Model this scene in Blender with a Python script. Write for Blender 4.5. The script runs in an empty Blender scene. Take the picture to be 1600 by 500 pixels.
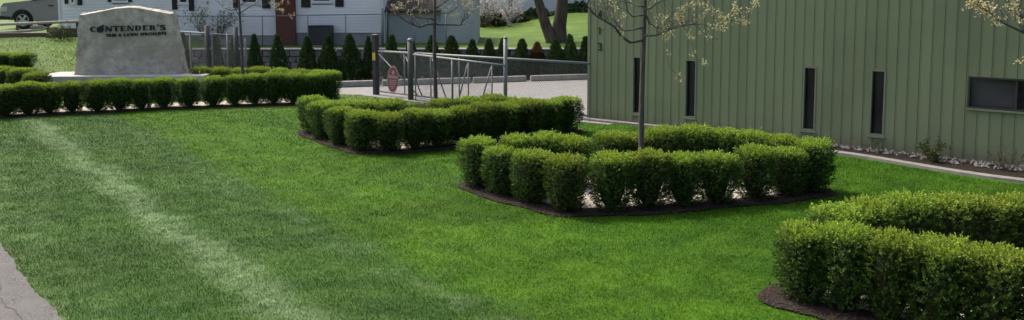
import bpy, math, random
import numpy as np
from mathutils import Vector, Matrix

R = math.radians
random.seed(7)
rng = np.random.default_rng(11)
scene = bpy.context.scene
COL = scene.collection

# ------------------------------------------------------------------ camera
F, PX, PY, CAMH, TANP = 1250.0, 800.0, 95.0, 3.2, 0.088
PITCH = math.atan(TANP)
cam_d = bpy.data.cameras.new('camera')
cam = bpy.data.objects.new('camera', cam_d)
COL.objects.link(cam)
cam.location = (0, 0, CAMH)
cam.rotation_euler = (math.pi / 2 - PITCH, 0, 0)
cam_d.sensor_width = 36
cam_d.lens = F / 1600 * 36
cam_d.shift_y = -(250 - PY) / 1600
cam_d.clip_start = 0.1
cam_d.clip_end = 2000
scene.camera = cam

# ------------------------------------------------------------------ world and sun
SUN_EL, SUN_AZ = R(52), math.atan2(-0.80, 0.60)      # azimuth measured from +Y towards +X
w = bpy.data.worlds.new('World')
scene.world = w
w.use_nodes = True
nt = w.node_tree
bg = nt.nodes['Background']
sky = nt.nodes.new('ShaderNodeTexSky')
sky.sky_type = 'NISHITA'
sky.sun_disc = False
sky.sun_elevation = SUN_EL
sky.sun_rotation = SUN_AZ
sky.air_density = 0.8
sky.dust_density = 6.0
sky.ozone_density = 0.6
nt.links.new(sky.outputs[0], bg.inputs[0])
bg.inputs[1].default_value = 0.15
sd = bpy.data.lights.new('sun', 'SUN')
sd.energy = 2.0
sd.angle = R(8)
sd.color = (1.0, 0.95, 0.86)
sun = bpy.data.objects.new('sun', sd)
COL.objects.link(sun)
sdir = Vector((math.sin(SUN_AZ) * math.cos(SUN_EL), math.cos(SUN_AZ) * math.cos(SUN_EL), math.sin(SUN_EL)))
sun.rotation_euler = sdir.to_track_quat('Z', 'Y').to_euler()
sun.location = sdir * 60
scene.view_settings.view_transform = 'Standard'
scene.view_settings.look = 'None'
scene.view_settings.exposure = 0.80
scene.view_settings.gamma = 1
scene.view_settings.use_curve_mapping = False
scene.render.engine = 'CYCLES'
scene.cycles.max_bounces = 6
scene.cycles.transparent_max_bounces = 12


# ------------------------------------------------------------------ survey: turn photo measurements into places on the ground
def smooth(a, b, x):
    t = min(1, max(0, (x - a) / (b - a)))
    return t * t * (3 - 2 * t)


WALL_Y = 30.4


def terr(X, Y):
    L = 1 - smooth(-13.6, -11.6, X)
    zl = min(1.45, max(0, (Y - 20.9) * 0.16))
    zr = 0.0
    if Y > WALL_Y:
        zr = 0.93 + 0.035 * min(Y - WALL_Y, 30)
        zr += smooth(-1, 4, X) * min(0.75, max(0, (Y - 31) * 0.04))
    else:
        zr = 0.0
    return L * zl + (1 - L) * zr


def ray(x, y):
    dx, dy = (x - PX) / F, (y - PY) / F
    c, s = math.cos(PITCH), math.sin(PITCH)
    return Vector((dx, c - dy * s, -s - dy * c))


def W(x, y, z=0.0):
    d = ray(x, y)
    t = (z - CAMH) / d.z
    return Vector((0, 0, CAMH)) + d * t


def D(x, y, Y):
    d = ray(x, y)
    return Vector((0, 0, CAMH)) + d * (Y / d.y)


def G(x, y):
    p = W(x, y, 0)
    for _ in range(12):
        p = W(x, y, terr(p.x, p.y))
    return p


# ------------------------------------------------------------------ materials
MATS = {}


def nodes_mat(name):
    m = bpy.data.materials.new(name)
    m.use_nodes = True
    MATS[name] = m
    return m, m.node_tree, m.node_tree.nodes['Principled BSDF']


def mat(name, c1, c2=None, scale=4.0, rough=0.8, bump=0.0, bscale=None, metal=0.0, detail=6, stretch=(1, 1, 1),
        coord='pos', spec=0.3, c3=None, scale3=0.5):
    m, t, b = nodes_mat(name)
    N, Lk = t.nodes, t.links
    b.inputs['Roughness'].default_value = rough
    b.inputs['Metallic'].default_value = metal
    b.inputs['Specular IOR Level'].default_value = spec
    if coord == 'pos':
        src = N.new('ShaderNodeNewGeometry').outputs['Position']
    else:
        src = N.new('ShaderNodeTexCoord').outputs['Object']
    mp = N.new('ShaderNodeMapping')
    mp.inputs['Scale'].default_value = stretch
    Lk.new(src, mp.inputs[0])
    nz = N.new('ShaderNodeTexNoise')
    nz.inputs['Scale'].default_value = scale
    nz.inputs['Detail'].default_value = detail
    nz.inputs['Roughness'].default_value = 0.6
    Lk.new(mp.outputs[0], nz.inputs['Vector'])
    rp = N.new('ShaderNodeValToRGB')
    rp.color_ramp.elements[0].position = 0.32
    rp.color_ramp.elements[1].position = 0.68
    rp.color_ramp.elements[0].color = (*c1, 1)
    rp.color_ramp.elements[1].color = (*(c2 or c1), 1)
    Lk.new(nz.outputs['Fac'], rp.inputs[0])
    out = rp.outputs[0]
    if c3:
        n3 = N.new('ShaderNodeTexNoise')
        n3.inputs['Scale'].default_value = scale3
        n3.inputs['Detail'].default_value = 5
        Lk.new(src, n3.inputs['Vector'])
        r3 = N.new('ShaderNodeValToRGB')
        r3.color_ramp.elements[0].position = 0.48
        r3.color_ramp.elements[1].position = 0.66
        Lk.new(n3.outputs['Fac'], r3.inputs[0])
        mx = N.new('ShaderNodeMix')
        mx.data_type = 'RGBA'
        Lk.new(r3.outputs[0], mx.inputs[0])
        Lk.new(out, mx.inputs[6])
        mx.inputs[7].default_value = (*c3, 1)
        out = mx.outputs[2]
    Lk.new(out, b.inputs['Base Color'])
    if bump:
        bp = N.new('ShaderNodeBump')
        bp.inputs['Strength'].default_value = bump
        bp.inputs['Distance'].default_value = 0.02
        nb = N.new('ShaderNodeTexNoise')
        nb.inputs['Scale'].default_value = bscale or scale * 4
        nb.inputs['Detail'].default_value = 6
        Lk.new(mp.outputs[0], nb.inputs['Vector'])
        Lk.new(nb.outputs['Fac'], bp.inputs['Height'])
        Lk.new(bp.outputs[0], b.inputs['Normal'])
    return m


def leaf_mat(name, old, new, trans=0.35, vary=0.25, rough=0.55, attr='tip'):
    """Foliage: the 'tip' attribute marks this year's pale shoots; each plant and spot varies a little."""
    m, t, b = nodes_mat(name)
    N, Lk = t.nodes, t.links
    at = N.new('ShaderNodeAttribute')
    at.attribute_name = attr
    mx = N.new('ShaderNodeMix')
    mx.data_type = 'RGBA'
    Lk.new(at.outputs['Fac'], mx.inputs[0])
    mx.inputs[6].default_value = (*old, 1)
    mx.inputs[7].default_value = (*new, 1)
    oi = N.new('ShaderNodeObjectInfo')
    geo = N.new('ShaderNodeNewGeometry')
    nz = N.new('ShaderNodeTexNoise')
    nz.inputs['Scale'].default_value = 9
    nz.inputs['Detail'].default_value = 3
    Lk.new(geo.outputs['Position'], nz.inputs['Vector'])
    a1 = N.new('ShaderNodeMath')
    a1.operation = 'MULTIPLY_ADD'
    Lk.new(oi.outputs['Random'], a1.inputs[0])
    a1.inputs[1].default_value = vary
    a1.inputs[2].default_value = 0.75 - vary / 2
    a2 = N.new('ShaderNodeMath')
    a2.operation = 'MULTIPLY_ADD'
    Lk.new(nz.outputs['Fac'], a2.inputs[0])
    a2.inputs[1].default_value = 0.5
    Lk.new(a1.outputs[0], a2.inputs[2])
    hs = N.new('ShaderNodeHueSaturation')
    hm = N.new('ShaderNodeMath')
    hm.operation = 'MULTIPLY_ADD'
    Lk.new(oi.outputs['Random'], hm.inputs[0])
    hm.inputs[1].default_value = 0.02
    hm.inputs[2].default_value = 0.494
    Lk.new(hm.outputs[0], hs.inputs['Hue'])
    Lk.new(a2.outputs[0], hs.inputs['Value'])
    Lk.new(mx.outputs[2], hs.inputs['Color'])
    Lk.new(hs.outputs[0], b.inputs['Base Color'])
    b.inputs['Roughness'].default_value = rough
    b.inputs['Specular IOR Level'].default_value = 0.25
    tr = N.new('ShaderNodeBsdfTranslucent')
    Lk.new(hs.outputs[0], tr.inputs['Color'])
    ms = N.new('ShaderNodeMixShader')
    ms.inputs[0].default_value = trans
    Lk.new(b.outputs[0], ms.inputs[1])
    Lk.new(tr.outputs[0], ms.inputs[2])
    Lk.new(ms.outputs[0], N['Material Output'].inputs['Surface'])
    return m


# mowing stripes run beside the road: measured across their direction
S0, S1 = W(95, 222), W(432, 482)
SD = (S1 - S0).normalized()
SN = Vector((SD.y, -SD.x, 0))
if SN.x < 0:
    SN = -SN
S_OFF = SN.dot(S0)
B_OFF = SN.dot((W(310, 215) + W(660, 480)) * 0.5) - S_OFF      # edge between the two mown bands


def grass_mat(name, blade):
    m, t, b = nodes_mat(name)
    N, Lk = t.nodes, t.links
    geo = N.new('ShaderNodeNewGeometry')
    P = geo.outputs['Position']

    def math_(op, a, bb, c=None):
        n = N.new('ShaderNodeMath')
        n.operation = op
        for i, v in enumerate((a, bb, c)):
            if v is None:
                continue
            if isinstance(v, (int, float)):
                n.inputs[i].default_value = v
            else:
                Lk.new(v, n.inputs[i])
        return n.outputs[0]

    def noise(scale, detail=4, stretch=None, rough=0.6):
        n = N.new('ShaderNodeTexNoise')
        n.inputs['Scale'].default_value = scale
        n.inputs['Detail'].default_value = detail
        n.inputs['Roughness'].default_value = rough
        if stretch:
            mp = N.new('ShaderNodeMapping')
            mp.inputs['Rotation'].default_value = (0, 0, -math.atan2(SD.y, SD.x))
            mp.inputs['Scale'].default_value = stretch
            Lk.new(P, mp.inputs[0])
            Lk.new(mp.outputs[0], n.inputs['Vector'])
        else:
            Lk.new(P, n.inputs['Vector'])
        return n.outputs['Fac']

    def ramp(fac, p0, p1):
        n = N.new('ShaderNodeMapRange')
        n.interpolation_type = 'SMOOTHSTEP'
        Lk.new(fac, n.inputs[0])
        n.inputs[1].default_value = p0
        n.inputs[2].default_value = p1
        return n.outputs[0]

    def mixc(fac, a, c):
        n = N.new('ShaderNodeMix')
        n.data_type = 'RGBA'
        Lk.new(fac, n.inputs[0])
        for k, v in ((6, a), (7, c)):
            if isinstance(v, tuple):
                n.inputs[k].default_value = (*v, 1)
            else:
                Lk.new(v, n.inputs[k])
        return n.outputs[2]

    dt = N.new('ShaderNodeVectorMath')
    dt.operation = 'DOT_PRODUCT'
    Lk.new(P, dt.inputs[0])
    dt.inputs[1].default_value = SN
    u0 = math_('SUBTRACT', dt.outputs['Value'], S_OFF)
    wob = math_('MULTIPLY_ADD', noise(0.55, 3), 0.9, -0.45)
    u = math_('ADD', u0, wob)
    wob2 = math_('MULTIPLY_ADD', noise(1.6, 4), 0.3, -0.15)
    uf = math_('ADD', u, wob2)
    n_med = noise(1.3, 5)
    n_fine = noise(14, 4)
    n_str = noise(2.2, 5, (0.35, 1.4, 1))
    # base greens
    green = mixc(ramp(n_med, 0.3, 0.7), (0.032, 0.100, 0.003), (0.064, 0.156, 0.006))
    cool = mixc(ramp(n_str, 0.3, 0.7), (0.032, 0.091, 0.009), (0.060, 0.130, 0.017))
    band = ramp(uf, B_OFF - 0.38, B_OFF + 0.30)
    sp = N.new('ShaderNodeSeparateXYZ')
    Lk.new(P, sp.inputs[0])
    far = ramp(sp.outputs['Y'], 20.6, 22.0)
    warm = mixc(ramp(n_med, 0.3, 0.7), (0.085, 0.155, 0.024), (0.125, 0.20, 0.034))
    fresh = math_('MULTIPLY', ramp(uf, B_OFF - 0.3, B_OFF + 0.35), math_('SUBTRACT', 1.0, ramp(uf, B_OFF + 0.9, B_OFF + 3.2)))
    lush = mixc(ramp(n_med, 0.3, 0.7), (0.042, 0.116, 0.003), (0.076, 0.172, 0.005))
    green = mixc(fresh, green, lush)
    green = mixc(far, green, warm)
    near_ = math_('SUBTRACT', 1.0, far)
    band = math_('MAXIMUM', band, far)
    col = mixc(band, cool, green)
    # pale, silvery clippings and lie of the grass along the wheel track
    dist = math_('ABSOLUTE', math_('ADD', uf, 0.0), 0)
    trk = math_('SUBTRACT', 1.0, ramp(dist, 0.02, 0.45))
    trk = math_('MULTIPLY', trk, ramp(noise(5, 5), 0.25, 0.6))
    trk = math_('MULTIPLY', trk, near_)
    col = mixc(math_('MULTIPLY', trk, 0.85), col, (0.18, 0.27, 0.12))
    # second, fainter pale track beside the band edge and the pale strip next to the road
    d2 = math_('ABSOLUTE', math_('ADD', uf, 1.75), 0)
    t2 = math_('MULTIPLY', math_('SUBTRACT', 1.0, ramp(d2, 0.1, 0.75)), ramp(noise(3.1, 5), 0.4, 0.68))
    t2 = math_('MULTIPLY', t2, near_)
    col = mixc(math_('MULTIPLY', t2, 0.7), col, (0.11, 0.195, 0.06))
    d3 = math_('ABSOLUTE', math_('ADD', uf, -(B_OFF - 0.3)), 0)
    t3 = math_('MULTIPLY', math_('SUBTRACT', 1.0, ramp(d3, 0.05, 0.4)), ramp(noise(2.3, 5), 0.45, 0.7))
    col = mixc(math_('MULTIPLY', t3, 0.4), col, (0.15, 0.23, 0.10))
    # scattered dry and pale tufts
    pale = ramp(noise(0.9, 6, (0.5, 1.6, 1)), 0.58, 0.78)
    col = mixc(math_('MULTIPLY', pale, 0.35), col, (0.15, 0.235, 0.075))
    # thicker and thinner turf: broad soft patches lying across the slope
    mpz = N.new('ShaderNodeMapping')
    mpz.inputs['Scale'].default_value = (0.28, 0.75, 1)
    Lk.new(P, mpz.inputs[0])
    nb = N.new('ShaderNodeTexNoise')
    nb.inputs['Scale'].default_value = 1.0
    nb.inputs['Detail'].default_value = 7
    nb.inputs['Roughness'].default_value = 0.62
    Lk.new(mpz.outputs[0], nb.inputs['Vector'])
    hb = N.new('ShaderNodeHueSaturation')
    Lk.new(col, hb.inputs['Color'])
    Lk.new(math_('MULTIPLY_ADD', ramp(nb.outputs['Fac'], 0.3, 0.7), 0.36, 0.86), hb.inputs['Value'])
    col = hb.outputs[0]
    hs = N.new('ShaderNodeHueSaturation')
    Lk.new(col, hs.inputs['Color'])
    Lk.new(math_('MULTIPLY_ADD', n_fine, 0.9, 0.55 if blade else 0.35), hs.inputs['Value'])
    out = hs.outputs[0]
    if blade:
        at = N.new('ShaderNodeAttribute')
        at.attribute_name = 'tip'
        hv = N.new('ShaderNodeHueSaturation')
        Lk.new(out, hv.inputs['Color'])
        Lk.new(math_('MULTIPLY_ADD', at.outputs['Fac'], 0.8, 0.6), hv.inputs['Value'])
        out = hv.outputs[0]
        tr = N.new('ShaderNodeBsdfTranslucent')
        Lk.new(out, tr.inputs['Color'])
        ms = N.new('ShaderNodeMixShader')
        ms.inputs[0].default_value = 0.3
        Lk.new(b.outputs[0], ms.inputs[1])
        Lk.new(tr.outputs[0], ms.inputs[2])
        Lk.new(ms.outputs[0], N['Material Output'].inputs['Surface'])
    else:
        bp = N.new('ShaderNodeBump')
        bp.inputs['Strength'].default_value = 0.7
        bp.inputs['Distance'].default_value = 0.04
        Lk.new(noise(30, 5), bp.inputs['Height'])
        Lk.new(bp.outputs[0], b.inputs['Normal'])
    Lk.new(out, b.inputs['Base Color'])
    b.inputs['Roughness'].default_value = 0.75
    b.inputs['Specular IOR Level'].default_value = 0.15
    return m


grass_mat('grass_ground', False)
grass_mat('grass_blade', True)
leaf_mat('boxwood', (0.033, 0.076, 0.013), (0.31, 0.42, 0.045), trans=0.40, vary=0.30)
leaf_mat('boxwood_bronze', (0.035, 0.045, 0.014), (0.12, 0.12, 0.03), trans=0.3)
leaf_mat('arborvitae', (0.020, 0.045, 0.013), (0.075, 0.125, 0.03), trans=0.15)
leaf_mat('arborvitae_brown', (0.016, 0.024, 0.009), (0.16, 0.075, 0.03), trans=0.15)
leaf_mat('bud', (0.36, 0.33, 0.15), (0.62, 0.56, 0.34), trans=0.45, vary=0.1)
leaf_mat('blossom', (0.30, 0.28, 0.28), (0.58, 0.55, 0.54), trans=0.4, vary=0.1)
leaf_mat('shrub_green', (0.03, 0.05, 0.014), (0.09, 0.11, 0.03), trans=0.3)
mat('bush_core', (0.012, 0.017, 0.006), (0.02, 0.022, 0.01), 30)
mat('twig', (0.045, 0.035, 0.028), (0.09, 0.075, 0.06), 25, bump=0.4)
mat('bark_young', (0.055, 0.048, 0.044), (0.11, 0.10, 0.09), 30, rough=0.85, bump=0.5, stretch=(1, 1, 0.25))
mat('bark_old', (0.035, 0.028, 0.022), (0.11, 0.09, 0.072), 9, rough=0.9, bump=0.9, stretch=(1, 1, 0.2))
mat('mulch', (0.012, 0.0085, 0.0065), (0.038, 0.027, 0.020), 22, rough=0.95, bump=1.0)
mat('mulch_chip', (0.014, 0.010, 0.0075), (0.055, 0.040, 0.029), 60, rough=0.95)
mat('pale_gravel', (0.30, 0.26, 0.21), (0.55, 0.50, 0.43), 28, rough=0.95, bump=0.8)
mat('pebble', (0.33, 0.29, 0.24), (0.66, 0.61, 0.54), 14, rough=0.9)
mat('river_rock', (0.07, 0.067, 0.062), (0.21, 0.20, 0.19), 9, rough=0.85, bump=0.3)
mat('asphalt_lot', (0.20, 0.195, 0.19), (0.27, 0.265, 0.26), 3, rough=0.9, bump=0.4, bscale=90, c3=(0.235, 0.225, 0.215), scale3=0.35)
mat('road', (0.09, 0.087, 0.082), (0.24, 0.232, 0.22), 75, rough=0.92, bump=1.0, bscale=150, c3=(0.185, 0.178, 0.166), scale3=2.5, detail=9)
mat('crack', (0.07, 0.066, 0.062), (0.10, 0.095, 0.09), 40, rough=0.95)
mat('concrete', (0.19, 0.184, 0.165), (0.28, 0.268, 0.24), 5, rough=0.9, bump=0.4, bscale=60)
mat('slab_concrete', (0.36, 0.345, 0.305), (0.48, 0.46, 0.41), 5, rough=0.9, bump=0.4, bscale=60)
mat('kerb_concrete', (0.22, 0.21, 0.195), (0.34, 0.325, 0.30), 6, rough=0.9, bump=0.5, bscale=50)
mat('monument_stone', (0.31, 0.288, 0.235), (0.58, 0.54, 0.45), 5.5, rough=0.92, bump=0.9, bscale=22, c3=(0.35, 0.32, 0.255), scale3=1.2)
mat('wall_stone', (0.13, 0.125, 0.115), (0.28, 0.27, 0.25), 5, rough=0.92, bump=0.6)
mat('letter_black', (0.012, 0.012, 0.012), (0.02, 0.02, 0.02), 30, rough=0.6)
mat('panel_green', (0.172, 0.204, 0.116), (0.192, 0.224, 0.130), 1.2, rough=0.5, c3=(0.160, 0.188, 0.108), scale3=0.6, spec=0.35, stretch=(1, 1, 0.3))

def panel_variation():
    t = MATS['panel_green'].node_tree
    b = t.nodes['Principled BSDF']
    src = b.inputs['Base Color'].links[0].from_socket
    N, Lk = t.nodes, t.links
    oi = N.new('ShaderNodeObjectInfo')
    ma = N.new('ShaderNodeMath')
    ma.operation = 'MULTIPLY_ADD'
    Lk.new(oi.outputs['Random'], ma.inputs[0])
    ma.inputs[1].default_value = 0.12
    ma.inputs[2].default_value = 0.94
    hs = N.new('ShaderNodeHueSaturation')
    Lk.new(ma.outputs[0], hs.inputs['Value'])
    Lk.new(src, hs.inputs['Color'])
    # mud splashed up from the bed, ragged along its upper edge
    g = N.new('ShaderNodeNewGeometry')
    sp = N.new('ShaderNodeSeparateXYZ')
    Lk.new(g.outputs['Position'], sp.inputs[0])
    nz = N.new('ShaderNodeTexNoise')
    nz.inputs['Scale'].default_value = 7
    nz.inputs['Detail'].default_value = 8
    Lk.new(g.outputs['Position'], nz.inputs['Vector'])
    m2 = N.new('ShaderNodeMath')
    m2.operation = 'MULTIPLY_ADD'
    Lk.new(nz.outputs['Fac'], m2.inputs[0])
    m2.inputs[1].default_value = -0.5
    Lk.new(sp.outputs['Z'], m2.inputs[2])
    mr = N.new('ShaderNodeMapRange')
    Lk.new(m2.outputs[0], mr.inputs[0])
    mr.inputs[1].default_value = -0.18
    mr.inputs[2].default_value = 0.02
    mr.inputs[3].default_value = 0.45
    mr.inputs[4].default_value = 0.0
    mx = N.new('ShaderNodeMix')
    mx.data_type = 'RGBA'
    Lk.new(mr.outputs[0], mx.inputs[0])
    Lk.new(hs.outputs[0], mx.inputs[6])
    mx.inputs[7].default_value = (0.12, 0.105, 0.075, 1)
    Lk.new(mx.outputs[2], b.inputs['Base Color'])


panel_variation()
mat('curtain_brown', (0.13, 0.105, 0.10), (0.24, 0.20, 0.19), 5, rough=0.9, stretch=(3, 3, 0.2))
mat('trim_green', (0.16, 0.185, 0.125), (0.19, 0.21, 0.15), 3, rough=0.6)
mat('frame_bronze', (0.035, 0.032, 0.028), (0.05, 0.045, 0.04), 6, rough=0.5)
mat('interior_dark', (0.20, 0.17, 0.17), (0.36, 0.31, 0.30), 2.5)
mat('blind', (0.34, 0.33, 0.34), (0.42, 0.41, 0.42), 2, rough=0.8)
mat('siding_white', (0.76, 0.76, 0.75), (0.82, 0.82, 0.81), 0.9, rough=0.6, c3=(0.70, 0.70, 0.69), scale3=0.5)
mat('foundation', (0.24, 0.245, 0.25), (0.32, 0.325, 0.33), 5, rough=0.9, bump=0.4)
mat('shutter_black', (0.012, 0.013, 0.015), (0.022, 0.023, 0.026), 8, rough=0.5)
mat('white_trim', (0.62, 0.62, 0.61), (0.72, 0.72, 0.71), 3, rough=0.5)
mat('brick', (0.10, 0.032, 0.022), (0.16, 0.055, 0.038), 14, rough=0.9)
mat('mortar', (0.11, 0.06, 0.05), (0.14, 0.08, 0.065), 10, rough=0.95)
mat('shingle', (0.045, 0.038, 0.032), (0.085, 0.072, 0.06), 10, rough=0.9, bump=0.4)
mat('shed_grey', (0.30, 0.335, 0.33), (0.38, 0.41, 0.40), 1.5, rough=0.7, stretch=(1, 1, 0.3))
mat('shed_door', (0.24, 0.29, 0.31), (0.29, 0.335, 0.35), 2, rough=0.6)
mat('galvanised', (0.15, 0.16, 0.165), (0.21, 0.22, 0.225), 12, rough=0.55, metal=0.3, spec=0.5)
mat('wire', (0.14, 0.15, 0.155), (0.20, 0.21, 0.215), 12, rough=0.6, metal=0.3)
mat('post_black', (0.018, 0.019, 0.02), (0.035, 0.036, 0.037), 10, rough=0.6)
mat('post_dark', (0.05, 0.052, 0.052), (0.08, 0.082, 0.082), 10, rough=0.6)
mat('sticker_yellow', (0.45, 0.30, 0.05), (0.52, 0.36, 0.07), 20, rough=0.6)
mat('sign_red', (0.23, 0.075, 0.085), (0.29, 0.10, 0.11), 12, rough=0.6)
mat('sign_pale', (0.42, 0.28, 0.30), (0.50, 0.35, 0.36), 15, rough=0.6)
mat('ac_grey', (0.05, 0.055, 0.06), (0.08, 0.085, 0.09), 8, rough=0.5)
mat('timber_pale', (0.30, 0.27, 0.235), (0.42, 0.39, 0.35), 5, rough=0.9, bump=0.5, stretch=(0.2, 1, 1))
mat('timber_brown', (0.085, 0.065, 0.05), (0.15, 0.12, 0.095), 6, rough=0.9, bump=0.5, stretch=(0.2, 1, 1))
mat('car_paint', (0.20, 0.19, 0.205), (0.225, 0.215, 0.23), 1, rough=0.4, metal=0.1, spec=0.5)
mat('car_black', (0.012, 0.012, 0.013), (0.02, 0.02, 0.02), 6, rough=0.6)
mat('tyre', (0.014, 0.014, 0.014), (0.024, 0.024, 0.024), 20, rough=0.9)
mat('alloy', (0.42, 0.42, 0.43), (0.5, 0.5, 0.51), 6, rough=0.35, metal=0.6)
mat('lamp_glass', (0.35, 0.36, 0.38), (0.45, 0.46, 0.48), 6, rough=0.2, spec=0.5)
mat('far_wall', (0.50, 0.53, 0.56), (0.60, 0.62, 0.64), 0.6, rough=0.7)
mat('dry_grass', (0.22, 0.19, 0.09), (0.36, 0.31, 0.17), 30, rough=0.9)


def glass_mat(name, tint):
    m, t, b = nodes_mat(name)
    b.inputs['Base Color'].default_value = (*tint, 1)
    b.inputs['Roughness'].default_value = 0.06
    b.inputs['Specular IOR Level'].default_value = 0.6
    N, Lk = t.nodes, t.links
    tr = N.new('ShaderNodeBsdfTransparent')
    tr.inputs[0].default_value = (0.85, 0.85, 0.86, 1)
    ms = N.new('ShaderNodeMixShader')
    ms.inputs[0].default_value = 0.72
    Lk.new(b.outputs[0], ms.inputs[1])
    Lk.new(tr.outputs[0], ms.inputs[2])
    Lk.new(ms.outputs[0], N['Material Output'].inputs['Surface'])
    return m


glass_mat('glass', (0.03, 0.03, 0.035))


# ------------------------------------------------------------------ mesh helpers
class MB:
    def __init__(self):
        self.v, self.f, self.a = [], [], []

    def quad(self, *pts):
        i = len(self.v)
        self.v += [tuple(p) for p in pts]
        self.f.append(tuple(range(i, i + len(pts))))
        return self

    def box(self, lo, hi, M=None, taper=None):
        i = len(self.v)
        x0, y0, z0 = lo
        x1, y1, z1 = hi
        P = [(x0, y0, z0), (x1, y0, z0), (x1, y1, z0), (x0, y1, z0), (x0, y0, z1), (x1, y0, z1), (x1, y1, z1), (x0, y1, z1)]
        if M is not None:
            P = [tuple(M @ Vector(p)) for p in P]
        self.v += P
        self.f += [tuple(i + k for k in q) for q in ((0, 3, 2, 1), (4, 5, 6, 7), (0, 1, 5, 4), (1, 2, 6, 5), (2, 3, 7, 6), (3, 0, 4, 7))]
        return self

    def tube(self, pts, rad, n=6, cap=True):
        pts = [Vector(p) for p in pts]
        if not isinstance(rad, (list, tuple)):
            rad = [rad] * len(pts)
        base = len(self.v)
        prev = None
        for k, p in enumerate(pts):
            d = (pts[min(k + 1, len(pts) - 1)] - pts[max(k - 1, 0)])
            d.normalize()
            if prev is None:
                u = d.orthogonal().normalized()
            else:
                u = (prev - d * prev.dot(d)).normalized()
            prev = u
            vv = d.cross(u)
            for j in range(n):
                a = 2 * math.pi * j / n
                self.v.append(tuple(p + (u * math.cos(a) + vv * math.sin(a)) * rad[k]))
        for k in range(len(pts) - 1):
            for j in range(n):
                a, b = base + k * n + j, base + k * n + (j + 1) % n
                self.f.append((a, b, b + n, a + n))
        if cap:
            self.f.append(tuple(base + j for j in reversed(range(n))))
            e = base + (len(pts) - 1) * n
            self.f.append(tuple(e + j for j in range(n)))
        return self

    def prism(self, poly, axis_a, axis_b, axis_c, org, c0, c1):
        """outline poly (a, b) pushed from c0 to c1 along axis_c"""
        i = len(self.v)
        n = len(poly)
        for c in (c0, c1):
            for a, b in poly:
                self.v.append(tuple(org + axis_a * a + axis_b * b + axis_c * c))
        self.f.append(tuple(i + k for k in range(n)))
        self.f.append(tuple(i + n + k for k in reversed(range(n))))
        for k in range(n):
            self.f.append((i + k, i + n + k, i + n + (k + 1) % n, i + (k + 1) % n))
        return self

    def mesh(self, name, m, smooth_=False):
        me = bpy.data.meshes.new(name)
        me.from_pydata(self.v, [], self.f)
        me.materials.append(MATS[m])
        if smooth_:
            me.polygons.foreach_set('use_smooth', [True] * len(me.polygons))
        me.update()
        return me

    def build(self, name, m, parent=None, smooth_=False, loc=None, bevel=0):
        me = self.mesh(name, m, smooth_)
        import bmesh
        bm = bmesh.new()
        bm.from_mesh(me)
        bmesh.ops.recalc_face_normals(bm, faces=bm.faces)
        if bevel:
            bmesh.ops.bevel(bm, geom=list(bm.edges), offset=bevel, segments=2, affect='EDGES', profile=0.5)
        bm.to_mesh(me)
        bm.free()
        return link(name, me, parent, loc)


def link(name, me, parent=None, loc=None, rot=None, scale=None):
    o = bpy.data.objects.new(name, me)
    COL.objects.link(o)
    if parent is not None:
        o.parent = parent
    if loc is not None:
        o.location = loc
    if rot is not None:
        o.rotation_euler = rot
    if scale is not None:
        o.scale = scale
    return o


def tag(o, label=None, cat=None, group=None, kind=None):
    if label:
        o['label'] = label
    if cat:
        o['category'] = cat
    if group:
        o['group'] = group
    if kind:
        o['kind'] = kind
    return o


def empty(name, loc, rz=0, label=None, cat=None, group=None):
    e = bpy.data.objects.new(name, None)
    COL.objects.link(e)
    e.location = loc
    e.rotation_euler = (0, 0, rz)
    e.empty_display_size = 0.2
    return tag(e, label, cat, group)


def np_mesh(name, V, Fidx, nper, m, tip=None):
    """big meshes straight from arrays: Fidx flat indices, nper corners per face"""
    me = bpy.data.meshes.new(name)
    nf = len(Fidx) // nper
    me.vertices.add(len(V))
    me.vertices.foreach_set('co', np.ascontiguousarray(V, dtype=np.float32).ravel())
    me.loops.add(len(Fidx))
    me.loops.foreach_set('vertex_index', np.asarray(Fidx, dtype=np.int32))
    me.polygons.add(nf)
    me.polygons.foreach_set('loop_start', np.arange(0, nf * nper, nper, dtype=np.int32))
    me.polygons.foreach_set('loop_total', np.full(nf, nper, dtype=np.int32))
    me.materials.append(MATS[m])
    if tip is not None:
        at = me.attributes.new('tip', 'FLOAT', 'POINT')
        at.data.foreach_set('value', np.asarray(tip, dtype=np.float32))
    me.update()
    me.validate()
    return me


def leaves(P, A, Bv, L, Wd, tip):
    """rhombic leaves: centre P, long axis A, side axis Bv, lengths, widths, tip values"""
    n = len(P)
    V = np.empty((n, 4, 3))
    V[:, 0] = P
    V[:, 1] = P + A * (L * 0.5)[:, None] + Bv * (Wd * 0.5)[:, None]
    V[:, 2] = P + A * L[:, None]
    V[:, 3] = P + A * (L * 0.5)[:, None] - Bv * (Wd * 0.5)[:, None]
    T = np.repeat(tip, 4)
    return V.reshape(-1, 3), np.arange(n * 4), T


def unit(a):
    return a / np.maximum(np.linalg.norm(a, axis=-1, keepdims=True), 1e-9)


def hull(pts):
    pts = sorted(set((round(p[0], 4), round(p[1], 4)) for p in pts))

    def half(ps):
        h = []
        for p in ps:
            while len(h) >= 2 and (h[-1][0] - h[-2][0]) * (p[1] - h[-2][1]) - (h[-1][1] - h[-2][1]) * (p[0] - h[-2][0]) <= 0:
                h.pop()
            h.append(p)
        return h[:-1]
    return half(pts) + half(pts[::-1])


def offset_hull(h, d):
    """push a convex outline outwards by d with rounded corners"""
    pts = []
    for p in h:
        for k in range(10):
            a = 2 * math.pi * k / 10
            pts.append((p[0] + abs(d) * math.cos(a), p[1] + abs(d) * math.sin(a)))
    return hull(pts)


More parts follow.
